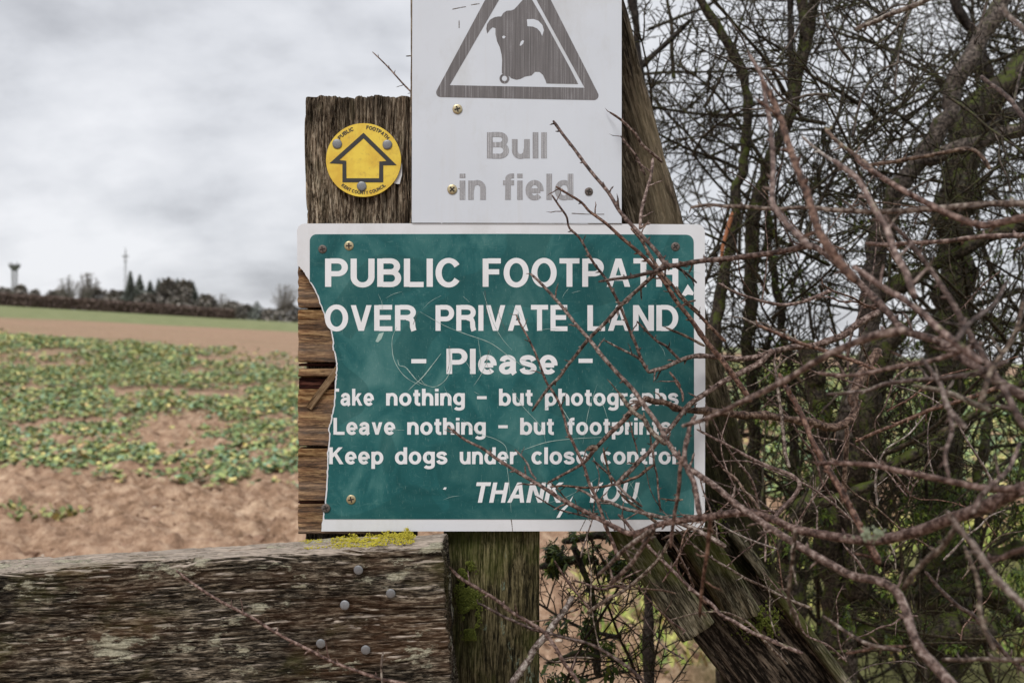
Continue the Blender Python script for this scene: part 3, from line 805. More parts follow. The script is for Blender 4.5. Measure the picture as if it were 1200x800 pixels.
# --- lettering: stroked grotesque capitals and small letters
VA, HB, XH = 0.100, 0.082, 0.735
def sarc(cx, cy, rx, ry, a0, a1, n=26, e=2 / 2.04):
    o = []
    for k in range(n + 1):
        a = R(a0 + (a1 - a0) * k / n); c_, s_ = math.cos(a), math.sin(a)
        o.append((cx + rx * math.copysign(abs(c_) ** e, c_), cy + ry * math.copysign(abs(s_) ** e, s_)))
    return o
def smooth2(pts, n=26):
    P = catmull(np.array([(x, y, 0) for x, y in pts]), n); return [(p[0], p[1]) for p in P]
def glyph(ch):
    a, b, xh = VA, HB, XH
    S_, Q_ = [], []
    st = lambda x, y0=0, y1=1: S_.append([(x, y0), (x, y1)])
    if ch == 'P': W = .80; st(a); S_.append([(.18, 1-b), (.44, 1-b)] + sarc(.44, .69, W-a-.44, .31-b, 90, -90) + [(.18, .38+b)])
    elif ch == 'R': W = .86; st(a); S_.append([(.18, 1-b), (.46, 1-b)] + sarc(.46, .72, W-.02-a-.46, .28-b, 90, -90) + [(.18, .44+b)]); S_.append([(.46, .50), (.58, .48), (.68, .42), (.71, .32), (.72, .15), (.77, 0)])
    elif ch == 'B':
        W = .84; st(a); S_.append([(.18, 1-b), (.46, 1-b)] + sarc(.46, (1-b+.53)/2, .24, (1-b-.53)/2, 90, -90) + [(.18, .53)])
        S_.append([(.18, .525), (.48, .525)] + sarc(.48, (b+.525)/2, W-a-.48, (.525-b)/2, 90, -90) + [(.18, b)])
    elif ch == 'U': W = .84; S_.append([(a, 1), (a, .36)] + sarc(W/2, .36, W/2-a, .36-b+.015, 180, 360) + [(W-a, .36), (W-a, 1)])
    elif ch == 'L': W = .70; st(a); S_.append([(.18, b), (W, b)])
    elif ch == 'I': W = .2; st(a)
    elif ch == 'C': W = .90; S_.append(sarc(.46, .5, .46-a, .515-b, 33, 327, 30))
    elif ch == 'O': W = .94; S_.append(sarc(.47, .5, .47-a, .515-b, 0, 360, 40))
    elif ch == 'F': W = .68; st(a); S_.append([(.18, 1-b), (W, 1-b)]); S_.append([(.18, .53), (.62, .53)])
    elif ch == 'E': W = .74; st(a); [S_.append([(.18, y), (x, y)]) for x, y in ((.73, 1-b), (.68, .52), (W, b))]
    elif ch == 'T': W = .76; S_.append([(0, 1-b), (W, 1-b)]); S_.append([(W/2, 1-b*1.5), (W/2, 0)])
    elif ch == 'H': W = .82; st(a); st(W-a); S_.append([(.18, .52), (W-.18, .52)])
    elif ch == 'A': W = .90; Q_ += [[(0, 0), (.215, 0), (.545, 1), (.335, 1)], [(W-.215, 0), (W, 0), (W-.335, 1), (W-.545, 1)]]; S_.append([(.2, .31), (W-.2, .31)])
    elif ch == 'V': W = .86; Q_ += [[(.315, 0), (.53, 0), (.215, 1), (0, 1)], [(W-.53, 0), (W-.315, 0), (W, 1), (W-.215, 1)]]
    elif ch == 'N': W = .82; st(a); st(W-a); Q_ += [[(W-.22, 0), (W, 0), (.22, 1), (0, 1)]]
    elif ch == 'K': W = .86; st(a); Q_ += [[(.19, .36), (.19, .62), (.57, 1), (.83, 1)], [(.30, .50), (.45, .65), (W+.02, 0), (W-.23, 0)]]
    elif ch == 'Y': W = .88; Q_ += [[(.33, .40), (.50, .36), (.24, 1), (0, 1)], [(W-.5, .36), (W-.33, .40), (W, 1), (W-.24, 1)]]; S_.append([(W/2, .46), (W/2, 0)])
    elif ch == 'D': W = .86; st(a); S_.append([(.18, 1-b), (.38, 1-b)] + sarc(.38, .5, W-a-.38, .5-b, 90, -90, 24) + [(.18, b)])
    elif ch == 'o': W = .74; S_.append(sarc(W/2, xh/2, W/2-a, xh/2-b+.012, 0, 360, 34))
    elif ch == 'n': W = .68; st(a, 0, xh); S_.append([(a+.02, .38)] + sarc(W/2+.01, .42, W/2-a-.01, xh-b-.41, 165, 0) + [(W-a, .40), (W-a, 0)])
    elif ch == 'h': W = .68; st(a, 0, 1); S_.append([(a+.02, .38)] + sarc(W/2+.01, .42, W/2-a-.01, xh-b-.41, 165, 0) + [(W-a, .40), (W-a, 0)])
    elif ch == 'u': W = .68; st(W-a, 0, xh); S_.append([(a, xh), (a, .32)] + sarc(W/2-.01, .32, W/2-a-.01, .33-b, 180, 345) + [(W-a-.02, .36)])
    elif ch == 'r': W = .46; st(a, 0, xh); S_.append([(a+.02, .36)] + sarc(.40, .40, .29, xh-b-.41, 170, 92) + [(W, xh-b-.005)])
    elif ch == 'l': W = .2; st(a)
    elif ch == 'i': W = .2; st(a, 0, xh); st(a, .84, 1)
    elif ch == 't': W = .43; S_.append([(.2, .93), (.2, .2)] + sarc(.36, .2, .16, .2-b+.01, 180, 270, 8) + [(W, b-.005)]); S_.append([(0, xh-b), (W, xh-b)])
    elif ch == 'f': W = .44; S_.append([(.2, 0), (.2, .80)] + sarc(.36, .80, .16, .2-b, 180, 90, 8) + [(W, 1-b)]); S_.append([(0, xh-b), (W, xh-b)])
    elif ch == 'b': W = .72; st(a, 0, 1); S_.append(sarc(W/2, xh/2, W/2-a, xh/2-b+.012, 0, 360, 34))
    elif ch == 'd': W = .72; st(W-a, 0, 1); S_.append(sarc(W/2, xh/2, W/2-a, xh/2-b+.012, 0, 360, 34))
    elif ch == 'p': W = .72; st(a, -.28, xh); S_.append(sarc(W/2, xh/2, W/2-a, xh/2-b+.012, 0, 360, 34))
    elif ch == 'g': W = .70; S_.append(sarc(W/2, xh/2+.02, W/2-a, xh/2-b-.01, 0, 360, 34)); S_.append([(W-a, xh), (W-a, -.06)] + sarc(W/2, -.06, W/2-a, .23-b, 0, -155))
    elif ch == 'a':
        W = .68; S_.append(smooth2([(.12, .50), (.16, .60), (.32, xh-b+.01), (.48, .61), (.53, .50), (.53, .30), (.54, .10), (.60, .0)]))
        S_.append(smooth2([(.53, .43), (.40, .40), (.22, .37), (.11, .29), (.10, .18), (.18, .09), (.30, .075), (.43, .13), (.52, .24)]))
    elif ch == 'e': W = .70; S_.append([(.14, .345), (W-.12, .345)]); S_.append(sarc(W/2, xh/2, W/2-a, xh/2-b+.012, -6, 318, 34))
    elif ch == 's': W = .64; S_.append(smooth2([(.54, .52), (.47, .62), (.32, .66), (.16, .62), (.10, .53), (.16, .44), (.32, .385), (.48, .33), (.545, .22), (.48, .115), (.32, .07), (.15, .11), (.085, .22)], 40))
    elif ch == 'c': W = .66; S_.append(sarc(.36, xh/2, .36-a, xh/2-b+.012, 42, 318, 30))
    elif ch == 'k': W = .68; st(a, 0, 1); Q_ += [[(.19, .22), (.19, .47), (.40, xh), (.65, xh)], [(.28, .36), (.41, .49), (.71, 0), (.47, 0)]]
    elif ch == 'v': W = .68; Q_ += [[(.24, 0), (.44, 0), (.215, xh), (0, xh)], [(W-.44, 0), (W-.24, 0), (W, xh), (W-.215, xh)]]
    elif ch == '-': W = .36; S_.append([(0, .33), (W, .33)])
    else: W = .28
    return W, S_, Q_
def stroke_quads(pl, k=1.0):
    """polyline -> list of quads; thick verticals, thinner horizontals"""
    P = np.array(pl, float)
    d = np.diff(P, axis=0); P = P[np.concatenate([[True], np.linalg.norm(d, axis=1) > 1e-6])]
    out = []
    sub = [P[0]]
    for i in range(len(P) - 1):
        n = max(1, int(np.linalg.norm(P[i+1] - P[i]) / 0.06))
        for j in range(1, n + 1): sub.append(P[i] + (P[i+1] - P[i]) * j / n)
    P = np.array(sub)
    closed = np.linalg.norm(P[0] - P[-1]) < 1e-6
    T = np.gradient(P, axis=0)
    if closed: T[0] = T[-1] = P[1] - P[-2]
    T /= np.linalg.norm(T, axis=1, keepdims=True)
    # straight corners keep square ends
    hw_ = np.sqrt((VA * T[:, 1]) ** 2 + (HB * T[:, 0]) ** 2) * k
    nrm = np.stack([-T[:, 1], T[:, 0]], -1) * hw_[:, None]
    A_, B_ = P + nrm, P - nrm
    for i in range(len(P) - 1): out.append((A_[i], B_[i], B_[i+1], A_[i+1]))
    return out
def word_quads(txt, k=1.0, gap=0.135):
    x = 0; out = []
    layer = 0
    for ch in txt:
        if ch == ' ': x += 0.36; continue
        W, S_, Q_ = glyph(ch)
        for j, s_ in enumerate(S_):
            for q in stroke_quads(s_, k): out.append((np.array(q) + (x, 0), j))
        for j, q in enumerate(Q_):
            q = np.array(q, float); n = 12
            for i in range(n):
                t0, t1 = i / n, (i + 1) / n
                out.append((np.array([q[0] + (q[3]-q[0])*t0, q[1] + (q[2]-q[1])*t0, q[1] + (q[2]-q[1])*t1, q[0] + (q[3]-q[0])*t1]) + (x, 0), j + len(S_)))
        x += W + gap
    return out, x - gap
def add_word(acc, txt, x0, x1, base, cap, Y, k=1.0, italic=0.0, clip=False, gap=0.135):
    qs, W = word_quads(txt, k, gap)
    sx = (x1 - x0 - italic * cap * 0.9) / W
    V_, Q_ = [], []
    for q, j in qs:
        pxs = x0 + q[:, 0] * sx + q[:, 1] * cap * italic; pys = base - q[:, 1] * cap
        if clip and pxs.mean() < brk(pys.mean()) + 1.2: continue
        o = len(V_)
        P3 = [Vector(at(a, b, Y - j * 0.00002)) for a, b in zip(pxs, pys)]
        cr3 = (P3[1] - P3[0]).cross(P3[2] - P3[0])
        V_ += [tuple(p) for p in P3]; Q_.append((o, o+1, o+2, o+3) if cr3.y < 0 else (o+3, o+2, o+1, o))
    acc.add(np.array(V_), np.array(Q_))
YT = YG - 0.0006
lines = [
    [('PUBLIC', 381.3, 540, 336, 33, {}), ('FOOTPATH', 566, 794.5, 336, 33, {})],
    [('OVER', 381, 487.6, 387.5, 30, {'clip': True}), ('PRIVATE', 510.7, 665, 387.5, 30, {}), ('LAND', 688.7, 794.5, 387.5, 30, {})],
    [('-', 482, 499.5, 432, 27, {}), ('Please', 523.5, 653, 438, 29.5, {}), ('-', 678, 694.5, 431.5, 27, {})],
    [('Take', 384.6, 438, 475, 19.7, {'clip': True}), ('nothing', 452.7, 544.5, 475, 19.7, {}), ('-', 559, 570.3, 472, 19, {}), ('but', 585, 624, 475, 19.7, {}), ('photographs', 638.8, 795, 475, 19.7, {})],
    [('Leave', 391, 463, 509, 19.7, {'clip': True}), ('nothing', 477.5, 569, 509, 19.7, {}), ('-', 584, 595, 506, 19, {}), ('but', 609.8, 649, 509, 19.7, {}), ('footprints', 665, 786, 509, 19.7, {})],
    [('Keep', 386, 449, 543.5, 19.7, {'clip': True}), ('dogs', 463, 524, 543.5, 19.7, {}), ('under', 539, 606, 543.5, 19.7, {}), ('close', 623, 689, 543.5, 19.7, {}), ('control', 704, 792, 543.5, 19.7, {})],
    [('THANK', 554, 661, 588.6, 23.6, {'italic': 0.2}), ('YOU', 684, 749, 588.6, 23.6, {'italic': 0.2})]]
for ln_ in lines:
    for (t_, x0, x1, base, cap, kw) in ln_:
        A = Acc(); add_word(A, t_, x0, x1, base, cap, YT, k=1.12, gap=0.12, **kw)
        link('dash' if t_ == '-' else 'word_lettering', A.mesh('lettering', M['letter'], smooth=False), sign_g)

def ribbon(acc, pts, wpx, Y, taper=True):
    P = catmull(np.array([(x, y, 0) for x, y in pts]), max(8, int(len(pts) * 5)))[:, :2]
    T = np.gradient(P, axis=0); T /= np.linalg.norm(T, axis=1, keepdims=True) + 1e-9
    t = np.linspace(0, 1, len(P))
    ww = wpx / 2 * (0.35 + 0.65 * np.sin(t * math.pi) if taper else 1) * (0.6 + 0.8 * RNG.random(len(P)))
    nn = np.stack([-T[:, 1], T[:, 0]], -1) * ww[:, None]
    a = P + nn; b = P - nn; v = []
    for p in np.concatenate([a, b]): v.append(at(p[0], p[1], Y))
    n = len(P); i = np.arange(n - 1)
    acc.add(np.array(v), np.stack([i, i + 1, i + 1 + n, i + n], -1))
scr = [
 ([(465, 383), (460, 395), (459.5, 408), (462, 422), (470, 436), (480, 445), (492, 451)], .7), ([(466, 421), (468, 428), (475, 430), (482, 438), (490, 447), (500, 452)], .9),
 ([(517, 414), (507, 427), (495, 442), (484, 452), (478, 458)], .9), ([(490, 440), (498, 450), (510, 453), (522, 445), (528, 432), (528, 420), (527, 405)], .6),
 ([(492, 365), (520, 381), (545, 391), (575, 402), (600, 420), (625, 437)], .6), ([(566, 342), (572, 360), (578, 378), (588, 396), (600, 410)], .5),
 ([(575, 410), (570, 425), (563, 440), (555, 452)], .5), ([(541, 490), (560, 507), (580, 514), (593, 524), (594, 545), (597, 570), (599, 600)], .5),
 ([(610, 528), (640, 518), (670, 514), (705, 512)], .7), ([(690, 460), (705, 472), (712, 490)], .5), ([(700, 450), (690, 480), (683, 520)], .4),
 ([(640, 590), (668, 580), (700, 560)], .4), ([(520, 452), (528, 470), (530, 482)], .4), ([(600, 455), (612, 475), (634, 500), (640, 520)], .5),
 ([(735, 560), (742, 572), (752, 590)], .4), ([(648, 462), (660, 480), (672, 500)], .6), ([(560, 395), (563, 420), (560, 436)], .5)]
for k in range(18):
    x, y = random.uniform(395, 800), random.uniform(285, 600); a = random.uniform(-1.2, 1.2); l_ = random.uniform(6, 30)
    scr.append(([(x, y), (x + l_ * .5 * math.cos(a), y + l_ * .5 * math.sin(a) + 1), (x + l_ * math.cos(a + .2), y + l_ * math.sin(a + .2))], .35))
A = Acc()
for p, w2 in scr: ribbon(A, p, w2, YG - 0.0009)
tag(link('knife_scratches', A.mesh('knife_scratches', M['scratch'], smooth=False), sign_g), kind='stuff')
def marks(name, parent, pls, wpx, Y):
    for p in pls:
        A = Acc(); ribbon(A, p, wpx, Y, False); link(name, A.mesh(name, M['scratch_dark'], smooth=False), parent)
marks('hairline_crack', sign_g, ([(599, 608), (600, 615), (600.6, 622)], [(688, 605), (684, 613), (679.5, 622)]), .9, YG - 0.0001)
marks('hairline_crack', sign_g, ([(484, 380), (488, 370), (491, 364)], [(568, 340), (569.5, 352), (570, 368)], [(583, 360), (586, 372), (592, 386)], [(526, 405), (526.5, 425), (524, 436)], [(575, 436), (570, 424), (573, 410)]), .35, YG - 0.0010)
link('paint_chip', plate_mesh('paint_chip', [(799, 345), (806, 333), (813, 343), (812, 346), (806, 345), (803, 347)], YG - 0.0006, 0.0002, M['letter']), sign_g)
link('paint_chip', plate_mesh('paint_chip', [(652, 606.5), (657, 597), (664, 591), (672, 580), (668, 590), (660, 599), (656, 606)], YG - 0.0006, 0.0002, M['letter']), sign_g)
link('paint_chip', plate_mesh('paint_chip', [(440, 400), (444, 391), (450, 389), (447, 397), (443, 401)], YG - 0.0006, 0.0002, M['scratch']), sign_g)
link('paint_chip', plate_mesh('paint_chip', [(519, 573), (521, 570.5), (523.5, 571), (522, 573.5)], YG - 0.0006, 0.0002, M['letter']), sign_g)
for px, py, mt, r in ((378, 292, 'rust', 5), (409, 288, 'brass', 5.5), (791.5, 289, 'rust', 5.2), (411.5, 585, 'brass', 5.6), (381.8, 595, 'rust', 5.2)):
    disc_head('screw_head', px, py, YG - 0.0003 if px != 381.8 else YG - 0.0012, r, mt, sign_g, dome=0.0, cross=True)

# ------------------------------------------------------------------ bull warning sign
YB = 1.0985
sign_b = thing('bull_sign', (X_(605), YB, Z_(261)), 'faded white bull warning sign with a grey triangle, above the green sign', 'sign')
link('backing_plate', plate_mesh('backing_plate', [(482.5, 261), (728.5, 261.5), (728.5, -125), (483.5, -125)], YB, 0.0022, M['white_b']), sign_b)
def zc1(pl): return [(340 + x / 2.9625, y / 2.9625) for x, y in pl]
# warning triangle as a ring of three bars with rounded corners
def tri_ring(acc, Y):
    out = arcp(516.5, 108.5, 5.4, 150, 270, 6) + arcp(696, 112, 5.4, -90, 28, 6) + arcp(608, -62, 5.4, 30, 150, 6)
    inn = [(527, 100.0)] * 7 + [(685, 103)] * 7 + [(607.3, -39)] * 7
    v = [at(x, y, Y) for x, y in out + inn]
    n = len(out); i = np.arange(n); j = (i + 1) % n
    acc.add(np.array(v), np.stack([i, j, j + n, i + n], -1)[:, ::1])
A = Acc(); tri_ring(A, YB - 0.00025)
link('warning_triangle', A.mesh('warning_triangle', M['fade_dark'], smooth=False), sign_b)
bull = zc1([(1000, 292), (890, 290), (886, 278), (878, 261), (866, 250), (850, 249), (838, 262), (815, 266), (800, 274), (785, 277), (768, 272), (757, 262), (745, 258), (735, 255), (735, 235), (736, 210), (734, 190), (728, 165), (718, 143), (713, 120), (713, 98), (703, 95), (694, 103), (684, 117), (681, 100), (684, 84), (693, 70), (708, 61), (722, 58), (733, 58), (740, 46), (752, 38), (767, 37), (778, 33), (790, 20), (806, 2), (818, -16), (838, -3), (880, 68), (930, 160), (970, 233)])
link('bull_head', plate_mesh('bull_head', bull, YB - 0.00025, 0.0001, M['fade_dark']), sign_b)
horn = zc1([(822, 68), (845, 67), (862, 73), (876, 88), (881, 106), (875, 126), (869, 112), (857, 99), (842, 93), (824, 92)])
link('bull_horn', plate_mesh('bull_horn', horn, YB - 0.0004, 0.0001, M['white_b']), sign_b)
for pl_ in ([(797, 157), (801, 145), (808, 140), (812, 143), (809, 152), (803, 158), (798, 160)], [(736, 128), (742, 124), (748, 128), (744, 134), (738, 134)]):
    link('bull_eye', plate_mesh('bull_eye', zc1(pl_), YB - 0.0004, 0.0001, M['white_b']), sign_b)
v = []
for rr in (17, 9.5):
    for k in range(24): v.append(at(*zc1([(744 + rr * math.cos(k * math.pi / 12), 273 + rr * math.sin(k * math.pi / 12))])[0], YB - 0.00035))
i = np.arange(24); j = (i + 1) % 24
link('nose_ring', mesh('nose_ring', v, np.stack([i, j, j + 24, i + 24], -1), M['fade_dark'], smooth=False), sign_b)
link('nose_ring_gap', plate_mesh('nose_ring_gap', zc1([(744 + 9 * math.cos(k * math.pi / 8), 273 + 9 * math.sin(k * math.pi / 8)) for k in range(16)]), YB - 0.0003, 0.00004, M['white_b']), sign_b)
for t_, x0, x1, base in (('Bull', 571, 640.5, 185.5), ('in', 539, 569, 234), ('field', 589.5, 671.5, 234)):
    A = Acc(); add_word(A, t_, x0, x1, base, 30.4, YB - 0.0003, k=1.12)
    link('word_lettering', A.mesh('lettering', M['fade_light'], smooth=False), sign_b)
for px, py, mt in ((536, 128, 'brass'), (530, 222, 'brass'), (690, 224.5, 'rust')):
    disc_head('screw_head', px, py, YB - 0.0003, 5.8 if mt == 'brass' else 4.8, mt, sign_b, dome=0.0, cross=True)
marks('scuff_mark', sign_b, ([(530, 11), (540, 9), (546, 8)], [(552, 6), (558, 5), (562, 4.5)], [(538, 24), (538, 33)], [(670, 250), (690, 251), (708, 251)], [(540, 222), (537, 221)]), .8, YB - 0.0002)

# ------------------------------------------------------------------ round waymarker
YW_ = 1.1215
wm = thing('waymarker_disc', (X_(426.5, YW_), YW_, Z_(232, YW_)), 'round yellow waymarker disc with a black arrow outline nailed to the left post', 'sign')
def zw(x, y): return (376 + x / 8, 140 + y / 8)
link('plastic_disc', plate_mesh('plastic_disc', [zw(400 + 352 * math.cos(k * math.pi / 32), 381 + 345 * math.sin(k * math.pi / 32)) for k in range(64)], YW_, 0.0025, M['yellow']), wm)
ao = [(400, 125), (712, 430), (585, 430), (585, 590), (202, 590), (202, 418), (80, 412)]
ai = [(400, 178), (615, 390), (548, 395), (545, 552), (240, 552), (238, 388), (172, 382)]
i = np.arange(7); j = (i + 1) % 7
link('arrow_outline', mesh('arrow_outline', [at(*zw(*p), YW_ - 0.0003) for p in ao + ai], np.stack([i, j, j + 7, i + 7], -1), M['soot'], smooth=False), wm)
def arc_text(txt, a0, a1, rad, cap, top=True):
    qs, W = word_quads(txt, 1.25)
    V_, Q_ = [], []
    for q, j in qs:
        o = len(V_)
        for x, y in q:
            a = R(a0 + (a1 - a0) * x / W)
            if top: rr = rad + y * cap; p = (400 + rr * math.sin(a), 381 - rr * math.cos(a))
            else: rr = rad - y * cap; p = (400 + rr * math.sin(a), 381 + rr * math.cos(a))
            V_.append(at(*zw(*p), YW_ - 0.0003 - j * 0.00002))
        Q_.append((o, o + 1, o + 2, o + 3))
    A = Acc(); A.add(np.array(V_), np.array(Q_)); return link('lettering', A.mesh('lettering', M['soot'], smooth=False), wm)
arc_text('PUBLIC', -49, -18, 291, 34); arc_text('FOOTPATH', 5, 49, 291, 34); arc_text('KENT COUNTY COUNCIL', -41, 41, 320, 30, False)
for x, y in ((153, 230), (623, 237), (383, 627)):
    p = zw(x, y); disc_head('nail_head', p[0], p[1], YW_ - 0.0003, 5.7, 'steel', wm, dome=0.1)
link('torn_sticker', plate_mesh('torn_sticker', [zw(*p) for p in ((752, 400), (762, 425), (760, 520), (738, 606), (690, 602), (680, 570), (740, 480))], YW_ + 0.0026, 0.0005, M['white_g']), wm)

# ------------------------------------------------------------------ horizontal boards behind the broken edge
def hboard(x0, x1, y0, y1, Y, th, mat, seed, label):
    A_ = Vector((X_(x0, Y), Y + th / 2, (Z_(y0, Y) + Z_(y1, Y)) / 2))
    o = link('packing_board', beam_mesh('packing_board', Z_(y0, Y) - Z_(y1, Y) - 0.0006, th, X_(x1, Y) - X_(x0, Y), M[mat], du=0.0015, dz=0.002, amp=0.001, gf=210, zf=8, seed=seed, rnd=0.0015, end0=0.001, coarse=0.001), mat=Matrix(((0, 0, 1), (0, 1, 0), (-1, 0, 0))).to_4x4())
    o.matrix_basis = Matrix.Translation(A_) @ o.matrix_basis
    tag(o, label, 'board', 'boards packed out behind the footpath sign')
hboard(350, 470, 300, 361, 1.1058, 0.0195, 'board', 51, 'topmost brown board behind the torn corner of the green sign')
hboard(350, 470, 362, 425, 1.1052, 0.0195, 'board', 52, 'brown board beside the broken sign edge, above the red recess')
hboard(350.8, 470, 425.5, 431, 1.111, 0.0145, 'board_red', 53, 'thin dark red strip, upper of two in the board stack')
hboard(350, 470, 431.5, 441, 1.1055, 0.0195, 'board', 54, 'thin brown board between the two dark red strips')
hboard(351, 470, 441.5, 456, 1.110, 0.0155, 'board_red', 55, 'dark red recessed board crossed by the small splinter')
hboard(350, 470, 456.5, 524, 1.1052, 0.0195, 'board', 56, 'brown board just below the small slanting splinter')
hboard(350, 470, 524.5, 587, 1.1058, 0.0195, 'board', 57, 'pale scuffed brown board in the lower half of the stack')
hboard(350.6, 470, 587.5, 590, 1.109, 0.016, 'board_red', 58, 'very thin dark strip above the lowest board')
hboard(350, 470, 590.5, 626, 1.1055, 0.0195, 'board', 59, 'lowest brown board, touching the lichen covered rail')
A_, B_ = Vector(at(362, 477, 1.1035)), Vector(at(396, 432, 1.1035))
tag(link('wood_splinter', beam_mesh('wood_splinter', 0.0085, 0.0025, (B_ - A_).length, M['stick'], du=0.001, dz=0.002, amp=0.0003, gf=400, zf=8, rnd=0.0006, seed=3, end0=0.001), mat=frame_mat(A_, B_ - A_, (0, 1, 0))), 'small slanting wood splinter tucked behind the broken sign edge', 'splinter')

# ------------------------------------------------------------------ lichen and moss tufts
def tuft(name, centers, rads, mat, parent, squash=0.7, kind='stuff'):
    v, f = lumps(len(centers), np.array(centers), np.array(rads), squash, 0.45)
    o = link(name, mesh(name, v, f, M[mat], smooth=True), parent); o['kind'] = kind; return o
cs, rs = [], []
for k in range(5200):
    px = random.uniform(388, 487); t = (px - 388) / 99
    Y = random.uniform(YR + 0.01, 1.096)
    zt = (Vector((xr, 0, zr)) + zd * ((xr - X_(px, Y)) / -zd.x)).z
    dens = fbm(px / 9, Y * 160, 0, 3, 77)
    if float(dens) < 0.42 - 0.14 * math.sin(t * 3.1) or (Y < 1.06 and random.random() < 0.35 + 0.4 * (1 - t)): continue
    hgt = 0.0055 * max(0, float(dens) - 0.34) / 0.4 * (1.4 if t > 0.6 else 0.9)
    cs.append((X_(px, Y), Y, zt - 0.0005 + random.random() * hgt)); rs.append(random.uniform(0.0003, 0.0010))
for k in range(900):
    px = 368 + random.gauss(0, 7); Y = random.uniform(1.045, 1.094)
    if float(fbm(px / 5, Y * 200, 3, 2, 7)) < 0.45: continue
    zt = (Vector((xr, 0, zr)) + zd * ((xr - X_(px, Y)) / -zd.x)).z
    cs.append((X_(px, Y), Y, zt + random.random() * 0.0015)); rs.append(random.uniform(0.0003, 0.0008))
tuft('yellow_lichen', cs, rs, 'lichen_y', rail)
cs, rs = [], []
for k in range(8000):
    py = random.uniform(655, 750); t = (py - 655) / 95
    wd = 14 * math.sin(min(1, t * 1.25 + 0.12) * 2.6) + 4
    px = 545 + 8 * t + random.gauss(0, .42) * wd
    if px < 521.5 or float(fbm(px / 12, py / 12, 0, 3, 55)) < 0.36 + 0.25 * abs(t - 0.5) + 0.012 * abs(px - 545 - 8 * t): continue
    cs.append(at(px, py, YM - abs(random.gauss(0, 0.0035)))); rs.append(random.uniform(0.0003, 0.0008))
tuft('moss_cushion', cs, rs, 'moss_g', post_m, 1.0)

# ------------------------------------------------------------------ blackthorn in front of the signs
def shrub(px, label, name='blackthorn_shrub', Y=0.9, group=None, z=None):
    X = (px - 600) * Y / F
    return thing(name, (X, Y, float(ground_h(X, Y)) if z is None else z), label, 'shrub', group)
near = shrub(1500, 'bare reddish blackthorn shrub whose nearest blurred stems cross from the right edge', Y=0.55)
mid = shrub(1150, 'bare thorny blackthorn shrub whose sharp twigs lie over the right half of the green sign', Y=1.0)
low = shrub(640, 'bare brown blackthorn sucker crossing the foot of the middle post', Y=0.85)
rails = shrub(520, 'single thin reddish twig slanting across the lichen covered rail', Y=0.9)

B = branch
# main blurred stem from the right with its tips over the sign
B(near, [(648.5, 142), (660, 158), (674, 176), (694, 203), (713, 226), (727, 248), (740, 263), (752, 276), (770, 296), (780, 309), (792, 311), (820, 306), (870, 301), (920, 294), (948, 288), (965, 296), (997, 322), (1015, 340), (1040, 365), (1060, 387), (1100, 400), (1133, 423), (1167, 445), (1200, 464), (1300, 520), (1420, 590)], 4.5, 22, 1.0, 0.46, name='stem')
B(near, [(702, 330), (718, 327), (735, 325), (755, 321), (771, 317), (784, 311)], 4, 6.5, 0.98, 0.93)
B(near, [(800, 499), (825, 491), (850, 480), (885, 463), (917, 447), (945, 430), (967, 417), (1000, 402), (1030, 392), (1060, 387)], 6.5, 13, 0.68, 0.56)
B(near, [(622, 321), (634, 332), (656, 356), (675, 380), (690, 397), (710, 422), (727, 441), (742, 457), (757, 477), (772, 498), (785, 521), (802, 543), (820, 557), (840, 571), (862, 590), (900, 616), (937, 640), (975, 662), (1000, 675), (1025, 680), (1047, 690), (1060, 712), (1075, 755), (1100, 785), (1130, 820), (1180, 880)], 4, 19, 0.98, 0.55, name='stem')
B(near, [(525, 500), (545, 515), (565, 525), (580, 536), (605, 552), (635, 570), (662, 587), (692, 602), (720, 617), (742, 625), (770, 615), (795, 610), (832, 605), (870, 600), (905, 608), (932, 620), (975, 628), (1025, 632), (1075, 622), (1112, 608), (1145, 597), (1175, 583), (1210, 568), (1300, 540), (1420, 500)], 3.6, 30, 1.0, 0.50, name='stem')
B(near, [(893, 95), (903, 112), (915, 140), (925, 172), (935, 200), (945, 225), (953, 250), (962, 275), (985, 308), (1003, 330)], 8, 15, 0.66, 0.55)
B(near, [(877, 62), (886, 78), (893, 92), (896, 112), (903, 150), (906, 195), (905, 235), (915, 253), (932, 272), (950, 290)], 5, 10, 0.72, 0.60, 'bark_pale')
B(near, [(810, 243), (832, 240), (850, 242), (870, 242), (907, 245), (945, 243), (977, 246), (1027, 248), (1077, 246), (1127, 242), (1165, 239), (1230, 238), (1400, 225)], 5, 15, 0.80, 0.55)
B(near, [(1003, 187), (1017, 197), (1040, 212), (1065, 227), (1090, 240), (1115, 252), (1145, 263), (1165, 262), (1200, 255), (1300, 240)], 7, 14, 0.70, 0.6)
B(near, [(1037, 253), (1048, 265), (1060, 277), (1080, 302), (1100, 330), (1117, 357), (1135, 390), (1160, 430), (1200, 500)], 6, 12, 0.68, 0.55)
B(near, [(977, 188), (1005, 210), (1022, 240), (1040, 270), (1048, 295), (1060, 315), (1072, 348)], 8, 11, 0.64, 0.58, 'bark_pale')
B(near, [(1000, 312), (1007, 317), (1035, 337), (1060, 352), (1080, 367), (1105, 390), (1150, 425)], 8, 12, 0.62, 0.56, 'bark_pale')
B(near, [(1015, 285), (1040, 287), (1065, 285), (1090, 284), (1115, 282), (1152, 277), (1200, 276), (1300, 268)], 6, 9, 0.85, 0.7)
B(near, [(960, 437), (990, 440), (1017, 437), (1050, 430), (1080, 425), (1105, 419), (1150, 402)], 6, 8, 0.66, 0.6)
B(near, [(970, 462), (995, 460), (1017, 457), (1035, 450), (1065, 446), (1100, 443), (1140, 437), (1180, 424)], 5, 8, 0.72, 0.62, 'bark_pale')
B(near, [(1072, 452), (1090, 455), (1117, 462), (1140, 472), (1160, 481)], 7, 9, 0.66, 0.62, 'bark_pale')
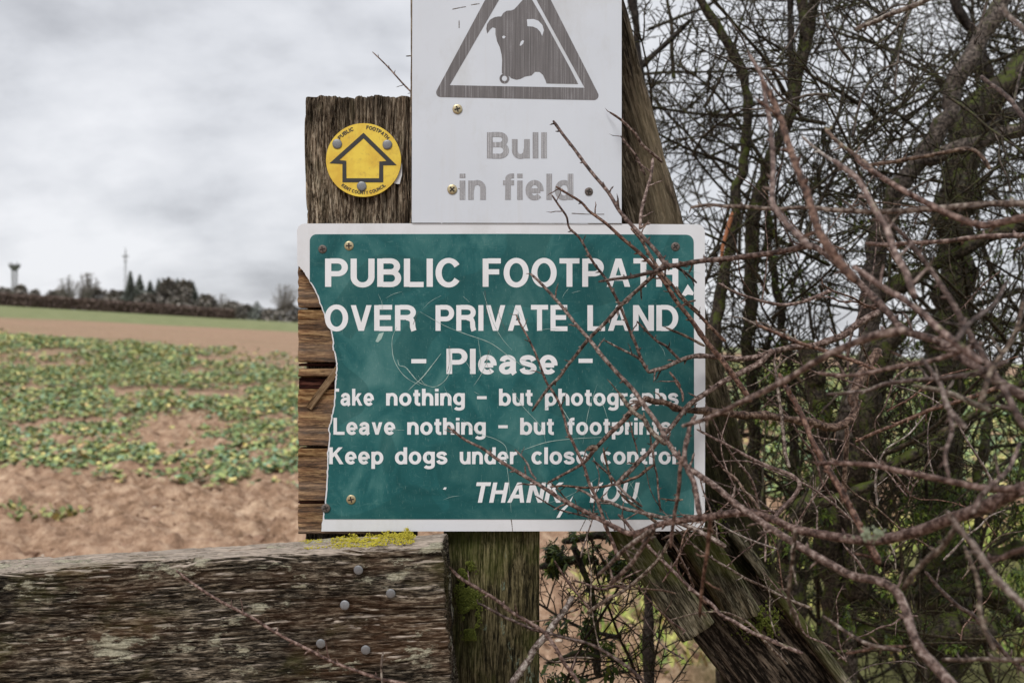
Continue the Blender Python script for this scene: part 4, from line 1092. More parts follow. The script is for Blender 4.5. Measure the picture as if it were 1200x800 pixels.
B(near, [(957, 543), (980, 542), (1000, 543), (1025, 545), (1050, 551), (1075, 556), (1100, 561), (1150, 571), (1200, 574), (1300, 590)], 7, 14, 0.70, 0.55)
B(near, [(913, 438), (922, 455), (933, 474), (942, 492), (950, 513), (961, 533), (973, 553), (993, 587), (1010, 620), (1030, 660)], 7, 11, 0.82, 0.74)
B(near, [(1110, 600), (1125, 620), (1142, 640), (1160, 667), (1182, 692), (1210, 718), (1260, 760)], 9, 13, 0.56, 0.5)
B(near, [(1120, 618), (1105, 640), (1087, 655), (1070, 672), (1058, 690)], 9, 8, 0.58, 0.62)
B(near, [(932, 622), (929, 650), (927, 672), (924, 700), (930, 718), (936, 735)], 7, 4.5, 0.68, 0.72)
B(near, [(815, 487), (809, 497), (806, 510), (802, 530), (804, 547), (812, 562), (816, 580), (820, 603)], 6, 9, 0.78, 0.72)
B(near, [(800, 535), (797, 550), (796, 570), (793, 590), (790, 605), (786, 640)], 6, 5, 0.74, 0.76)
B(near, [(768, 614), (764, 624), (752, 642), (740, 660), (728, 672), (715, 684)], 6.5, 6, 0.76, 0.8)
B(near, [(762, 621), (752, 629), (740, 637), (728, 647), (716, 660), (701, 673)], 8, 5, 0.76, 0.82)
B(near, [(833, 607), (831, 625), (829, 645), (825, 670), (822, 695), (820, 722)], 7, 5, 0.7, 0.74)
B(near, [(1105, 772), (1130, 773), (1150, 772), (1200, 773), (1300, 770)], 6, 8, 0.7, 0.6)
B(near, [(965, 722), (987, 737), (1005, 748), (1020, 755), (1055, 762)], 5, 6, 0.75, 0.7)
B(near, [(992, 765), (1010, 762), (1030, 758), (1060, 757)], 4, 5, 0.75, 0.7, 'bark_pale')
B(near, [(1150, 90), (1160, 98), (1170, 105), (1185, 118), (1200, 138), (1240, 170)], 6, 8, 0.8, 0.7)
B(near, [(1020, 193), (1045, 190), (1065, 186), (1090, 182), (1115, 177), (1135, 174), (1150, 183), (1160, 198)], 6, 6, 0.85, 0.8)
B(near, [(967, 150), (978, 163), (990, 173), (1005, 184), (1017, 194), (1027, 205)], 5.5, 7, 0.75, 0.7, 'bark_pale')
B(near, [(940, 160), (952, 171), (965, 181), (978, 190), (990, 200)], 4, 6, 0.78, 0.72, 'bark_pale')
B(near, [(1002, 35), (1012, 30), (1027, 25), (1040, 18), (1057, 12), (1075, 5), (1092, -3), (1130, -20)], 7, 8, 0.9, 0.8, 'bark_pale')
for k, (x0, y0, x1, y1, w0, w1) in enumerate(((1110, 470, 1112, 560, 7, 5), (1170, 10, 1230, 60, 6, 8), (1080, 420, 1130, 500, 6, 9), (1180, 330, 1120, 400, 5, 8), (1195, 520, 1140, 600, 6, 8), (1150, 655, 1210, 640, 7, 9), (1130, 640, 1165, 760, 6, 8), (1200, 350, 1150, 470, 6, 8))):
    B(near, [(x0, y0), ((x0 * 2 + x1) / 3 + 5, (y0 * 2 + y1) / 3 + 3), ((x0 + 2 * x1) / 3 - 4, (y0 + y1 * 2) / 3 + 2), (x1, y1)], w0, w1, 0.62, 0.56)

# sharp twigs lying close to the sign
D0, D1 = 1.06, 1.02
B(mid, [(624, 481), (630, 472), (637, 462), (645, 452), (656, 441), (665, 428), (674, 417), (690, 397), (710, 377), (730, 355), (750, 337), (771, 317), (782, 306)], 4.2, 6.5, 1.05, 0.97)
B(mid, [(647, 229), (655, 241), (664, 254), (667, 267), (680, 280), (695, 307), (710, 327), (725, 355), (735, 380), (740, 392), (745, 403), (752, 422), (760, 436)], 3, 5, D0, D0)
B(mid, [(760, 436), (770, 433), (780, 430), (797, 422), (815, 417), (840, 418), (862, 420), (887, 418), (910, 411), (933, 406), (953, 405), (970, 399), (987, 393), (1003, 381), (1030, 365)], 6, 11, D0, 1.15)
B(mid, [(709, 399), (720, 405), (730, 410), (742, 416), (750, 421), (759, 433)], 3, 4, D0, D0)
B(mid, [(652, 219), (665, 227), (681, 237), (690, 247), (698, 253), (710, 262), (730, 280), (750, 297), (765, 312), (780, 332), (792, 352), (810, 375), (825, 397), (839, 413), (860, 440), (880, 470)], 3.4, 9, D0, 1.0)
B(mid, [(740, 268), (752, 282), (758, 293), (766, 306), (777, 322), (785, 333)], 4.5, 5.5, 1.03, 1.0)
B(mid, [(779, 324), (787, 333), (795, 345), (806, 357), (820, 370), (837, 388), (850, 400)], 4, 5.5, D0, D0)
B(mid, [(790, 311), (798, 316), (806, 322), (816, 331)], 5, 3.5, 1.0, 1.03)
B(mid, [(820, 366), (808, 356), (799, 346), (793, 336)], 3, 2.4, 1.04, 1.04)
B(mid, [(815, 352), (806, 354), (799, 358)], 3, 2.6, 1.04, 1.04)
B(mid, [(747, 377), (756, 386), (765, 395), (772, 401), (780, 405), (788, 413), (797, 422)], 3, 4.4, D0, D0)
B(mid, [(781, 384), (790, 388), (800, 392), (812, 398), (825, 405)], 3.4, 4.5, D0, D0)
B(mid, [(605, 369), (610, 380), (617, 392), (622, 402), (627, 412), (633, 428), (640, 447), (648, 459), (655, 471), (661, 488), (665, 505), (670, 515), (675, 526), (680, 536), (685, 547), (688, 558), (692, 570), (698, 581), (702, 592), (706, 603), (710, 617), (717, 632), (725, 655)], 2.8, 5.5, D0, 1.02)
B(mid, [(642, 566), (652, 560), (667, 552), (676, 547), (685, 541), (691, 534), (697, 526), (715, 507), (728, 495), (740, 482), (748, 475), (757, 466)], 3.4, 9, D0, 1.03)
B(mid, [(688, 527), (694, 524), (700, 526)], 6.5, 8, 1.035, 1.035)
B(mid, [(755, 466), (765, 470), (780, 472), (792, 478), (805, 480), (822, 481), (843, 483), (870, 486), (900, 487), (925, 491), (950, 495), (970, 500), (985, 499), (997, 490), (1003, 477), (1000, 464), (1010, 440), (1030, 410)], 9, 15, 1.04, 1.25, knob=0.5, rough=0.25)
B(mid, [(993, 500), (992, 520), (990, 553), (986, 590)], 8, 7, 1.22, 1.22)
B(mid, [(722, 568), (731, 558), (740, 550), (750, 539), (760, 530), (775, 512), (787, 500), (800, 483), (812, 471), (833, 457), (848, 447), (867, 437), (890, 425), (905, 410)], 6, 9, 1.03, 1.1)
B(mid, [(645, 570), (662, 569), (680, 571), (695, 571), (707, 570), (720, 567), (730, 565), (740, 561), (750, 557), (758, 550), (767, 544)], 3, 4.5, D0, D0)
B(mid, [(675, 572), (687, 577), (700, 585), (714, 588), (730, 595), (742, 598), (755, 601), (772, 605), (792, 611), (815, 620), (850, 640)], 3.6, 8, 1.04, 0.98)
B(mid, [(726, 461), (733, 471), (740, 480), (747, 486), (755, 491), (760, 501), (770, 512), (780, 520)], 6, 8, 0.95, 0.9)
B(mid, [(725, 575), (732, 583), (740, 590), (748, 595), (755, 600), (762, 606), (772, 614)], 4, 5, D0, D0)
B(mid, [(696, 540), (705, 548), (715, 557), (722, 566), (730, 575), (740, 584), (752, 593)], 3.4, 4.5, D0, D0)
B(mid, [(762, 507), (763, 520), (765, 532), (767, 545), (770, 557), (771, 570), (772, 582), (774, 598)], 2.8, 3, D0, D0)
B(mid, [(737, 492), (740, 502), (742, 512), (745, 521), (747, 531)], 2.3, 2.6, D0, D0)
B(mid, [(707, 525), (709, 535), (712, 547), (714, 556), (717, 566)], 3, 3.6, D0, D0)
B(mid, [(775, 584), (790, 586), (800, 585)], 2.6, 3, D0, D0)
B(mid, [(792, 448), (797, 455), (800, 462), (800, 470)], 3, 4, D0, D0)
B(mid, [(785, 436), (795, 449), (797, 453)], 3.5, 4, D0, D0)
B(mid, [(604, 527), (611, 534), (618, 543), (622, 553), (628, 561)], 2.6, 3.6, 1.07, 1.05, 'bark_pale')
B(mid, [(715, 132), (727, 140), (740, 152), (747, 160), (753, 170), (768, 183), (776, 190)], 3.4, 4.5, 1.08, 1.1)
B(mid, [(765, 186), (763, 205), (758, 222), (752, 245), (750, 268)], 4.6, 4.6, 1.09, 1.06, 'bark_pale')
B(mid, [(750, 268), (756, 263), (762, 262)], 4, 3, 1.06, 1.06)
B(mid, [(728, 160), (737, 172), (746, 184), (756, 205)], 3, 3.6, 1.09, 1.09)
B(mid, [(725, 603), (734, 612), (742, 622), (760, 640), (780, 660), (800, 680), (812, 692), (827, 702), (837, 711), (845, 720), (862, 729), (880, 740), (893, 745), (908, 752), (940, 765)], 4.5, 6, 1.02, 0.98, 'bark_pale')
B(mid, [(785, 632), (778, 645), (770, 657), (755, 672), (737, 687), (727, 694), (715, 700), (702, 708), (688, 718)], 5.5, 5, 1.0, 1.05)
B(mid, [(787, 635), (793, 643), (797, 652), (805, 668), (813, 688)], 3.6, 3.4, 1.02, 1.05)
B(mid, [(792, 620), (806, 632), (820, 645), (838, 656), (857, 667), (875, 678), (895, 687), (920, 700), (950, 712)], 3.2, 4.5, 1.05, 1.05)
B(mid, [(735, 680), (745, 688), (762, 690), (780, 692), (792, 695)], 3, 3, 1.07, 1.08)
B(mid, [(650, 657), (658, 670), (668, 685), (680, 700), (690, 712), (696, 722)], 3.4, 4, 1.09, 1.09)
B(mid, [(672, 680), (685, 683), (705, 690), (722, 686), (740, 690)], 3, 3.4, 1.09, 1.09)
B(mid, [(817, 503), (832, 511), (850, 520), (868, 530), (887, 540), (903, 547), (920, 553), (930, 558), (937, 567), (930, 582), (913, 600), (905, 612)], 3.6, 7, 1.0, 0.98, 'bark_pale')
B(mid, [(848, 550), (862, 560), (872, 575), (882, 585), (890, 597)], 3.6, 4.5, 1.05, 1.03, 'bark_pale')
B(mid, [(907, 420), (910, 445), (913, 467), (917, 497), (920, 530), (925, 547)], 4, 6, 1.1, 1.05)
B(mid, [(887, 380), (910, 390), (933, 400), (955, 407), (973, 413), (1002, 423), (1030, 434)], 5, 6.5, 1.1, 1.05)
B(mid, [(1003, 517), (1025, 507), (1050, 497), (1072, 488), (1090, 480), (1133, 467), (1180, 450)], 5, 7, 1.0, 0.95)
B(mid, [(843, 332), (860, 342), (880, 349), (898, 354), (920, 357), (945, 352), (975, 340)], 3.4, 6, 1.15, 1.2, 'bark_pale')
B(mid, [(870, 372), (885, 380), (900, 386), (920, 392), (945, 405)], 3.6, 5, 1.12, 1.1, 'bark_pale')
B(mid, [(990, 640), (997, 648), (1005, 657), (1015, 672)], 3.6, 4, 0.95, 0.95, 'bark_pale')
B(mid, [(1085, 670), (1098, 686), (1112, 700), (1126, 712), (1142, 722), (1162, 747), (1187, 774), (1220, 800)], 5.5, 7, 0.82, 0.8)
B(mid, [(437, 61.5), (447, 71), (456, 80), (465, 90), (473, 99), (486, 112)], 1.8, 2.6, 1.14, 1.13)
B(mid, [(476, 66), (482, 65.5), (490, 66)], 1.8, 2, 1.12, 1.12)

def fine_twigs(tree, n, x0, x1, y0, y1, Ya, Yb, w, mat, seed, bias):
    r = random.Random(seed)
    for k in range(n):
        x, y = r.uniform(x0, x1), r.uniform(y0, y1); a = r.gauss(bias, 0.7); ln = r.uniform(70, 190); Yk = r.uniform(Ya, Yb)
        pts = [(x, y)]
        for j in range(5):
            a += r.gauss(0, 0.28); x += math.cos(a) * ln / 5; y -= math.sin(a) * ln / 5; pts.append((x, y))
        ww = r.uniform(*w)
        B(tree, pts, ww * 1.25, ww * 0.6, Yk, Yk + r.uniform(-0.06, 0.06), mat, spur=0.014, spur_len=1.25)
fine_twigs(mid, 20, 860, 1190, 400, 640, 1.02, 1.35, (1.7, 3.6), 'bark_twig', 5, 2.4)
fine_twigs(mid, 22, 880, 1190, 560, 790, 0.95, 1.3, (1.7, 3.8), 'bark_pale', 6, 1.9)
fine_twigs(mid, 12, 860, 1190, 220, 420, 1.1, 1.45, (1.6, 3.4), 'bark_twig', 8, 2.6)
fine_twigs(mid, 13, 660, 860, 600, 780, 1.02, 1.12, (2.0, 3.4), 'bark_twig', 9, 2.2)
fine_twigs(mid, 14, 860, 1190, 20, 230, 1.2, 1.55, (2.2, 4.0), 'bark_limb', 10, 2.0)

# suckers low down
B(low, [(530, 668), (541, 678), (555, 686), (570, 695), (585, 705), (600, 717), (617, 727), (630, 735), (640, 743), (652, 760), (662, 778), (676, 797), (690, 830)], 5, 6.5, 0.93, 0.88, 'bark_twig')
B(low, [(560, 706), (575, 714), (590, 722), (607, 729), (625, 737), (642, 741), (662, 747), (680, 751), (695, 756), (712, 765), (727, 775), (742, 786), (757, 801), (780, 830)], 4, 5.5, 0.97, 0.93)
B(low, [(671, 699), (662, 715), (650, 730), (640, 745), (628, 758), (618, 775), (602, 797), (590, 820)], 9, 11, 1.10, 1.08, 'bark_pale', knob=0.15)
B(rails, [(207, 668), (215, 675), (240, 693), (262, 706), (283, 717), (300, 726), (317, 737), (340, 750), (367, 763), (382, 771), (397, 778), (425, 788), (450, 796), (480, 802), (520, 815)], 3.6, 5.5, 0.90, 0.86)
B(rails, [(449, 764), (447, 775), (447, 790), (448, 800)], 3.2, 3.6, 0.88, 0.86)

# ------------------------------------------------------------------ hawthorn hedge behind: trunks and limbs one by one
def haw(px, Y, label):
    X = (px - 600) * Y / F
    return thing('hawthorn_tree', (X, Y, float(ground_h(X, Y))), label, 'tree', None)
h1 = haw(850, 2.0, 'slim dark hawthorn just right of the sign edge with a rubbed orange bark patch')
h2 = haw(905, 2.3, 'hawthorn with twin mossy upright stems between the sign and the big forked tree')
h3 = haw(1010, 1.9, 'big forked hawthorn with a thick pinkish limb rising to the upper right')
h4 = haw(1130, 2.4, 'dark thick ivy mossed hawthorn trunk at the far right behind the forked tree')
h5 = haw(745, 2.2, 'dark hawthorn stem seen just above the leaning post right of the bull sign')
BB = dict(sides=9, step=0.012, spur=0.06, wob=0.5, knob=0.3, rough=0.22)
B(h1, [(808, -30), (820, 0), (845, 37), (858, 60), (870, 84), (874, 112), (873, 150), (870, 200), (866, 222), (859, 255), (852, 295), (843, 340), (836, 385), (842, 450), (850, 560), (850, 800), (850, 1200)], 12, 26, 2.0, 2.0, 'bark_moss', name='trunk', **BB)
B(h2, [(943, -40), (941, 0), (943, 50), (936, 100), (928, 130), (915, 165), (897, 205), (884, 262), (880, 315), (877, 390), (880, 450), (890, 600), (900, 1050)], 15, 26, 2.3, 2.3, 'bark_moss', name='trunk', **BB)
B(h2, [(893, 190), (900, 265), (905, 315), (914, 350), (918, 390), (925, 440), (930, 560), (930, 1050)], 10, 20, 2.35, 2.3, 'bark_moss', name='trunk', **BB)
B(h2, [(925, -30), (927, 40), (926, 90), (930, 130)], 9, 12, 2.3, 2.3, 'bark_dark', **BB)
B(h2, [(960, -20), (950, 25), (945, 60), (925, 110)], 16, 14, 2.25, 2.3, 'bark_moss', **BB)
B(h3, [(1185, -30), (1172, 10), (1148, 50), (1132, 78), (1120, 100), (1110, 130), (1103, 145), (1080, 188), (1070, 205), (1055, 222), (1044, 245), (1030, 290), (1020, 340), (1015, 400), (1005, 450), (995, 500), (990, 600), (990, 1200)], 25, 42, 1.95, 1.95, 'bark_limb', name='trunk', **BB)
B(h3, [(1240, 142), (1200, 152), (1170, 160), (1140, 168), (1112, 176), (1085, 190)], 20, 22, 1.85, 1.93, 'bark_limb', name='limb', **BB)
B(h3, [(1260, 235), (1200, 262), (1170, 272), (1145, 282), (1120, 297), (1100, 305), (1075, 322), (1050, 335), (1025, 352)], 18, 24, 1.9, 1.95, 'bark_moss', name='limb', **BB)
B(h3, [(1060, 380), (1045, 395), (1036, 410), (1025, 450), (1015, 500), (1008, 560), (1005, 700)], 34, 40, 1.85, 1.9, 'bark_moss', name='limb', **BB)
B(h3, [(945, 400), (950, 430), (958, 480), (965, 540), (975, 640), (985, 800)], 30, 40, 1.9, 1.95, 'bark_moss', name='limb', **BB)
B(h4, [(1215, 60), (1180, 95), (1150, 125), (1135, 150), (1128, 200), (1124, 260), (1118, 330), (1112, 420), (1105, 560), (1105, 1000)], 44, 58, 2.4, 2.4, 'bark_moss', name='trunk', **BB)
B(h4, [(1115, -20), (1122, 10), (1133, 30), (1150, 60), (1160, 100)], 14, 20, 2.4, 2.4, 'bark_dark', name='limb', **BB)
B(h4, [(1300, 90), (1230, 110), (1190, 130), (1150, 160)], 22, 26, 2.35, 2.4, 'bark_dark', name='limb', **BB)
B(h4, [(1160, 735), (1110, 738), (1060, 742), (1020, 738), (1000, 745)], 44, 26, 1.9, 1.95, 'bark_moss', name='limb', sides=12, step=0.01, spur=0.05, wob=0.8, knob=0.5, rough=0.4)
B(h5, [(738, -30), (745, 30), (750, 80), (748, 140), (752, 220), (758, 330), (760, 900)], 11, 18, 2.2, 2.2, 'bark_dark', name='trunk', **BB)
B(h5, [(808, 25), (790, 42), (768, 62), (750, 80)], 8, 10, 2.2, 2.2, 'bark_dark', name='limb', **BB)
B(h1, [(858, 250), (853, 268), (848, 285), (845, 305)], 7, 5, 1.93, 1.93, 'orange_scar', name='bark_scar', sides=7, step=0.01, spur=0)
# mossy boughs low on the right
for k, (pl_, w0, w1, Y, mt) in enumerate((
    ([(700, 660), (690, 652), (668, 655), (650, 658), (633, 664)], 14, 12, 1.45, 'bark_moss'),
    ([(780, 640), (745, 632), (720, 628), (700, 625), (660, 634)], 16, 10, 1.5, 'bark_moss'),
    ([(700, 790), (698, 740), (694, 700), (688, 680), (672, 640)], 11, 10, 1.35, 'bark_moss'),
    ([(640, 776), (690, 775), (735, 774)], 3, 3, 1.3, 'bark_dark'),
    ([(705, 770), (680, 765), (665, 770), (642, 776)], 12, 7, 1.35, 'bark_moss'),
    ([(1180, 700), (1120, 690), (1060, 700), (1010, 712), (960, 730)], 20, 12, 2.0, 'bark_moss'),
    ([(1210, 640), (1150, 650), (1100, 668), (1050, 660), (1020, 655)], 20, 12, 2.05, 'bark_moss'),
    ([(960, 560), (930, 620), (925, 690), (940, 760)], 26, 34, 1.8, 'bark_moss'),
    ([(1100, 520), (1060, 540), (1020, 570), (960, 590)], 14, 12, 1.7, 'bark_moss'),
    ([(1230, 430), (1160, 470), (1090, 520), (1040, 545)], 12, 10, 1.75, 'bark_moss'),
    ([(1200, 730), (1150, 690), (1140, 640), (1150, 560), (1160, 480)], 20, 12, 2.1, 'bark_moss'))):
    B((h1, h3, h4)[0 if pl_[0][0] < 800 else (1 if k % 2 else 2)], pl_, w0, w1, Y, Y + 0.05, mt, name='bough', sides=8, step=0.01, spur=0.03, wob=0.8, knob=0.5, rough=0.35)

# generic secondary branches + twig masses
def twig_mass(tree, n_sec, x0, x1, y0, y1, Ya, Yb, mat, wsec=(2.5, 5), upness=0.6, ntw=13, wtw=1.5, tag_name='twig_mass', ltw=(40, 110)):
    px = RNG.uniform(x0, x1, n_sec); py = RNG.uniform(y0, y1, n_sec); Yd = RNG.uniform(Ya, Yb, n_sec)
    ang = np.where(RNG.random(n_sec) < upness, RNG.normal(1.57, 0.55, n_sec), RNG.uniform(-0.6, 3.7, n_sec))
    ln = RNG.uniform(140, 330, n_sec)
    m_ = 12; t = np.linspace(0, 1, m_)
    def curves(px, py, Yd, ang, ln, m_, bend, dz, jit):
        n = len(px); t = np.linspace(0, 1, m_)
        b = RNG.normal(0, bend, n)
        a = ang[:, None] + b[:, None] * t[None] + np.cumsum(RNG.normal(0, jit, (n, m_)), 1)
        st = (ln / (m_ - 1))[:, None]
        x = px[:, None] + np.concatenate([np.zeros((n, 1)), np.cumsum(np.cos(a[:, 1:]) * st, 1)], 1)
        y = py[:, None] - np.concatenate([np.zeros((n, 1)), np.cumsum(np.sin(a[:, 1:]) * st, 1)], 1)
        d = Yd[:, None] + RNG.normal(0, dz, n)[:, None] * t[None]
        W_ = np.stack([(x - 600) * d / F, d, CAM_Z - (y - 400) * d / F], -1)
        return x, y, d, a, W_
    x, y, d, a, Wd = curves(px - np.cos(ang) * ln / 2, py + np.sin(ang) * ln / 2, Yd, ang, ln, m_, 0.45, 0.15, 0.085)
    wpx = RNG.uniform(*wsec, n_sec)[:, None] * np.linspace(1.15, 0.4, m_)[None]
    A = Acc()
    A.add(*tube_batch(Wd, wpx / 2 * d / F, 5))
    # twigs
    k = ntw
    ti = RNG.integers(1, m_ - 1, (n_sec, k)); r = np.arange(n_sec)[:, None]
    sgn = np.where(RNG.random((n_sec, k)) < 0.5, -1, 1)
    px2, py2, d2, a2 = x[r, ti].ravel(), y[r, ti].ravel(), d[r, ti].ravel(), (a[r, ti] + sgn * RNG.uniform(0.5, 1.25, (n_sec, k))).ravel()
    l2 = RNG.uniform(*ltw, n_sec * k)
    x2, y2, dd2, aa2, W2 = curves(px2, py2, d2, a2, l2, 8, 0.4, 0.08, 0.13)
    w2 = RNG.uniform(0.8, 1.5, n_sec * k)[:, None] * wtw * np.linspace(1.1, 0.55, 8)[None]
    A.add(*tube_batch(W2, w2 / 2 * dd2 / F, 4))
    # spurs
    k3 = 9; n2 = n_sec * k
    ti = RNG.integers(1, 8, (n2, k3)); r = np.arange(n2)[:, None]
    sgn = np.where(RNG.random((n2, k3)) < 0.5, -1, 1)
    px3, py3, d3, a3 = x2[r, ti].ravel(), y2[r, ti].ravel(), dd2[r, ti].ravel(), (aa2[r, ti] + sgn * RNG.uniform(0.6, 1.3, (n2, k3))).ravel()
    x3, y3, dd3, aa3, W3 = curves(px3, py3, d3, a3, RNG.uniform(4, 19, n2 * k3), 4, 0.5, 0.03, 0.25)
    w3 = np.full((n2 * k3, 1), wtw * 0.75) * np.array([1.1, .95, .95, .7])[None]
    A.add(*tube_batch(W3, w3 / 2 * dd3 / F, 3))
    o = link(tag_name, A.mesh(tag_name, M[mat]), tree); o['kind'] = 'stuff'
    return o
twig_mass(h1, 19, 730, 900, -60, 420, 1.7, 2.4, 'twig_bg')
twig_mass(h5, 12, 725, 880, -60, 330, 2.2, 3.0, 'twig_bg')
twig_mass(h2, 25, 860, 1010, -60, 430, 1.9, 2.7, 'twig_bg')
twig_mass(h3, 31, 970, 1240, -60, 420, 1.6, 2.4, 'twig_bg')
twig_mass(h4, 36, 1030, 1330, -60, 430, 2.3, 3.2, 'twig_bg')
twig_mass(h1, 15, 840, 960, 400, 700, 1.7, 2.4, 'twig_bg', upness=0.4)
twig_mass(h3, 19, 940, 1240, 400, 800, 1.6, 2.4, 'twig_bg', upness=0.3, wsec=(3, 7))
twig_mass(h4, 30, 960, 1300, 380, 780, 2.3, 3.0, 'twig_bg', upness=0.3, wsec=(4, 9))
twig_mass(low, 7, 650, 760, 700, 830, 1.3, 1.7, 'twig_bg', upness=0.5)

# moss tufts and small leaves on the low boughs
def moss_on(px0, px1, py0, py1, Ya, Yb, n, tree, thr=0.5, sc=30):
    px = RNG.uniform(px0, px1, n); py = RNG.uniform(py0, py1, n)
    k = fbm(px / sc, py / sc * 1.3, Ya * 9, 4, 33) > thr
    px, py = px[k], py[k]; n = len(px)
    Y = Ya + (Yb - Ya) * noise(px / 40, py / 40, 2, 3) + RNG.normal(0, 0.02, n)
    P = np.stack([(px - 600) * Y / F, Y, CAM_Z - (py - 400) * Y / F], -1)
    tint = np.array([(0.05, 0.08, 0.012), (0.10, 0.14, 0.018), (0.19, 0.23, 0.035), (0.02, 0.03, 0.008)])[RNG.choice(4, n, p=[.4, .3, .1, .2])] * (0.7 + 0.6 * RNG.random((n, 1)))
    ln = 0.005 + 0.009 * RNG.random(n)
    v, f, c = leaves(P, RNG.random(n) * 6.283, ln, ln * 0.5, RNG.uniform(-1.2, 1.2, n), tint)
    o = link('moss_tufts', mesh('moss_tufts', v, f, M['leaf'], col=c), tree); o['kind'] = 'stuff'
moss_on(825, 1210, 430, 760, 1.75, 2.3, 42000, h3, 0.555)
moss_on(640, 800, 622, 672, 1.42, 1.55, 7000, h1, 0.57, 16)
moss_on(640, 720, 720, 800, 1.3, 1.4, 2200, h1, 0.60, 14)
moss_on(880, 1200, 200, 440, 2.0, 2.4, 9000, h4, 0.60, 26)

# ------------------------------------------------------------------ far field edge
def far_tree(px, top, base, wpx, kind, Y, label, group='trees beyond the far hedge'):
    X = (px - 600) * Y / F; z0 = float(ground_h(X, Y)) - 0.5; z1 = CAM_Z - (top - 400) * Y / F
    H = z1 - z0; Wd = wpx * Y / F * (1.9 if kind == 'conifer' else 1.2)
    z0 = float(z0); nm = {'bare': 'bare_tree', 'conifer': 'conifer_tree', 'bush': 'bushy_tree'}[kind]
    t = thing(nm, (X, Y, z0), label, 'tree', group)
    A = Acc()
    hh = np.linspace(0, H * (0.9 if kind != 'bush' else 0.5), 6)
    A.add(*one_tube(np.stack([X + 0 * hh, Y + 0 * hh, z0 + hh], -1), np.linspace(0.03, 0.006, 6) * H, 6))
    link('trunk', A.mesh('trunk', M['bark_dark']), t)
    if kind == 'bare':
        A = Acc(); n = 46
        P0 = []; R0 = []
        for k in range(n):
            an = random.uniform(0, 6.28); el_ = random.uniform(-0.5, 1.57); q_ = random.uniform(0.6, 1.0)
            l_ = Wd * 0.5 * math.cos(el_) * q_; h1_ = z0 + H * (0.63 + 0.36 * math.sin(el_) * q_)
            h0 = z0 + H * random.uniform(0.25, 0.5)
            tt = np.linspace(0, 1, 5)
            P0.append(np.stack([X + np.cos(an) * l_ * tt ** .8, Y + np.sin(an) * l_ * tt ** .8, h0 + (h1_ - h0) * tt ** 1.15], -1)); R0.append(np.linspace(0.012, 0.003, 5) * H)
        A.add(*tube_batch(np.array(P0), np.array(R0), 4))
        n = 1500
        i = RNG.integers(0, len(P0), n); j = RNG.integers(2, 5, n); st_ = np.array(P0)[i, j]
        dr_ = RNG.normal(size=(n, 3)); dr_[:, 2] = abs(dr_[:, 2]); dr_ /= np.linalg.norm(dr_, axis=1, keepdims=True)
        P2 = st_[:, None, :] + dr_[:, None, :] * (H * 0.11 * RNG.random((n, 1, 1))) * np.linspace(0, 1, 3)[None, :, None]
        A.add(*tube_batch(P2, np.full((n, 3), 0.0028 * H) * np.array([1.2, 1, .6]), 3))
        o = link('crown', A.mesh('crown', M['far_twig']), t)
        return
    n = 2200 if kind == 'conifer' else 1900
    t_ = RNG.random(n)
    if kind == 'conifer':
        rad = Wd * 0.5 * (1 - t_ ** 1.1 * 0.99) * (0.75 + 0.5 * noise(t_ * 9, px, 0, 3))
        zz = z0 + H * (0.12 + 0.88 * t_)
    else:
        zz = z0 + H * t_
        rad = Wd * 0.5 * np.sqrt(np.maximum(0.05, 1 - (t_ * 1.0 - 0.35) ** 2 / 0.45))
    an = RNG.random(n) * 6.283
    rr = rad * np.sqrt(RNG.random(n)) * (0.7 + 0.6 * noise(an * 1.5, t_ * 6, px, 4))
    zz = zz - (0.06 * H * noise(an * 2, px, 0, 8))
    P = np.stack([X + np.cos(an) * rr, Y + np.sin(an) * rr, zz], -1)
    base_c = np.array((0.19, 0.205, 0.18)) if kind == 'conifer' else np.array((0.30, 0.275, 0.245)) * (1 if int(px) % 2 else 0.8)  # crown tints greyed and lightened, haze put into the leaf colour
    tint = base_c * (0.6 + 0.9 * RNG.random((n, 1)))
    ln = H * (0.07 + 0.10 * RNG.random(n)) * ((1 - t_ * 0.75) if kind == 'conifer' else 1.3)
    v, f, c = leaves(P, an + RNG.normal(0, .6, n), ln, ln * 0.6, RNG.uniform(-0.7, 0.9, n), tint, 0.15)
    link('crown', mesh('crown', v, f, M['far_leaf'], col=c), t)
kinds = {
 'bare': ['bare winter tree with a round twiggy crown', 'bare open crowned tree'],
 'conifer': ['dark pointed conifer', 'narrow dark green conifer'],
 'bush': ['low dark bushy tree', 'brownish bushy tree']}
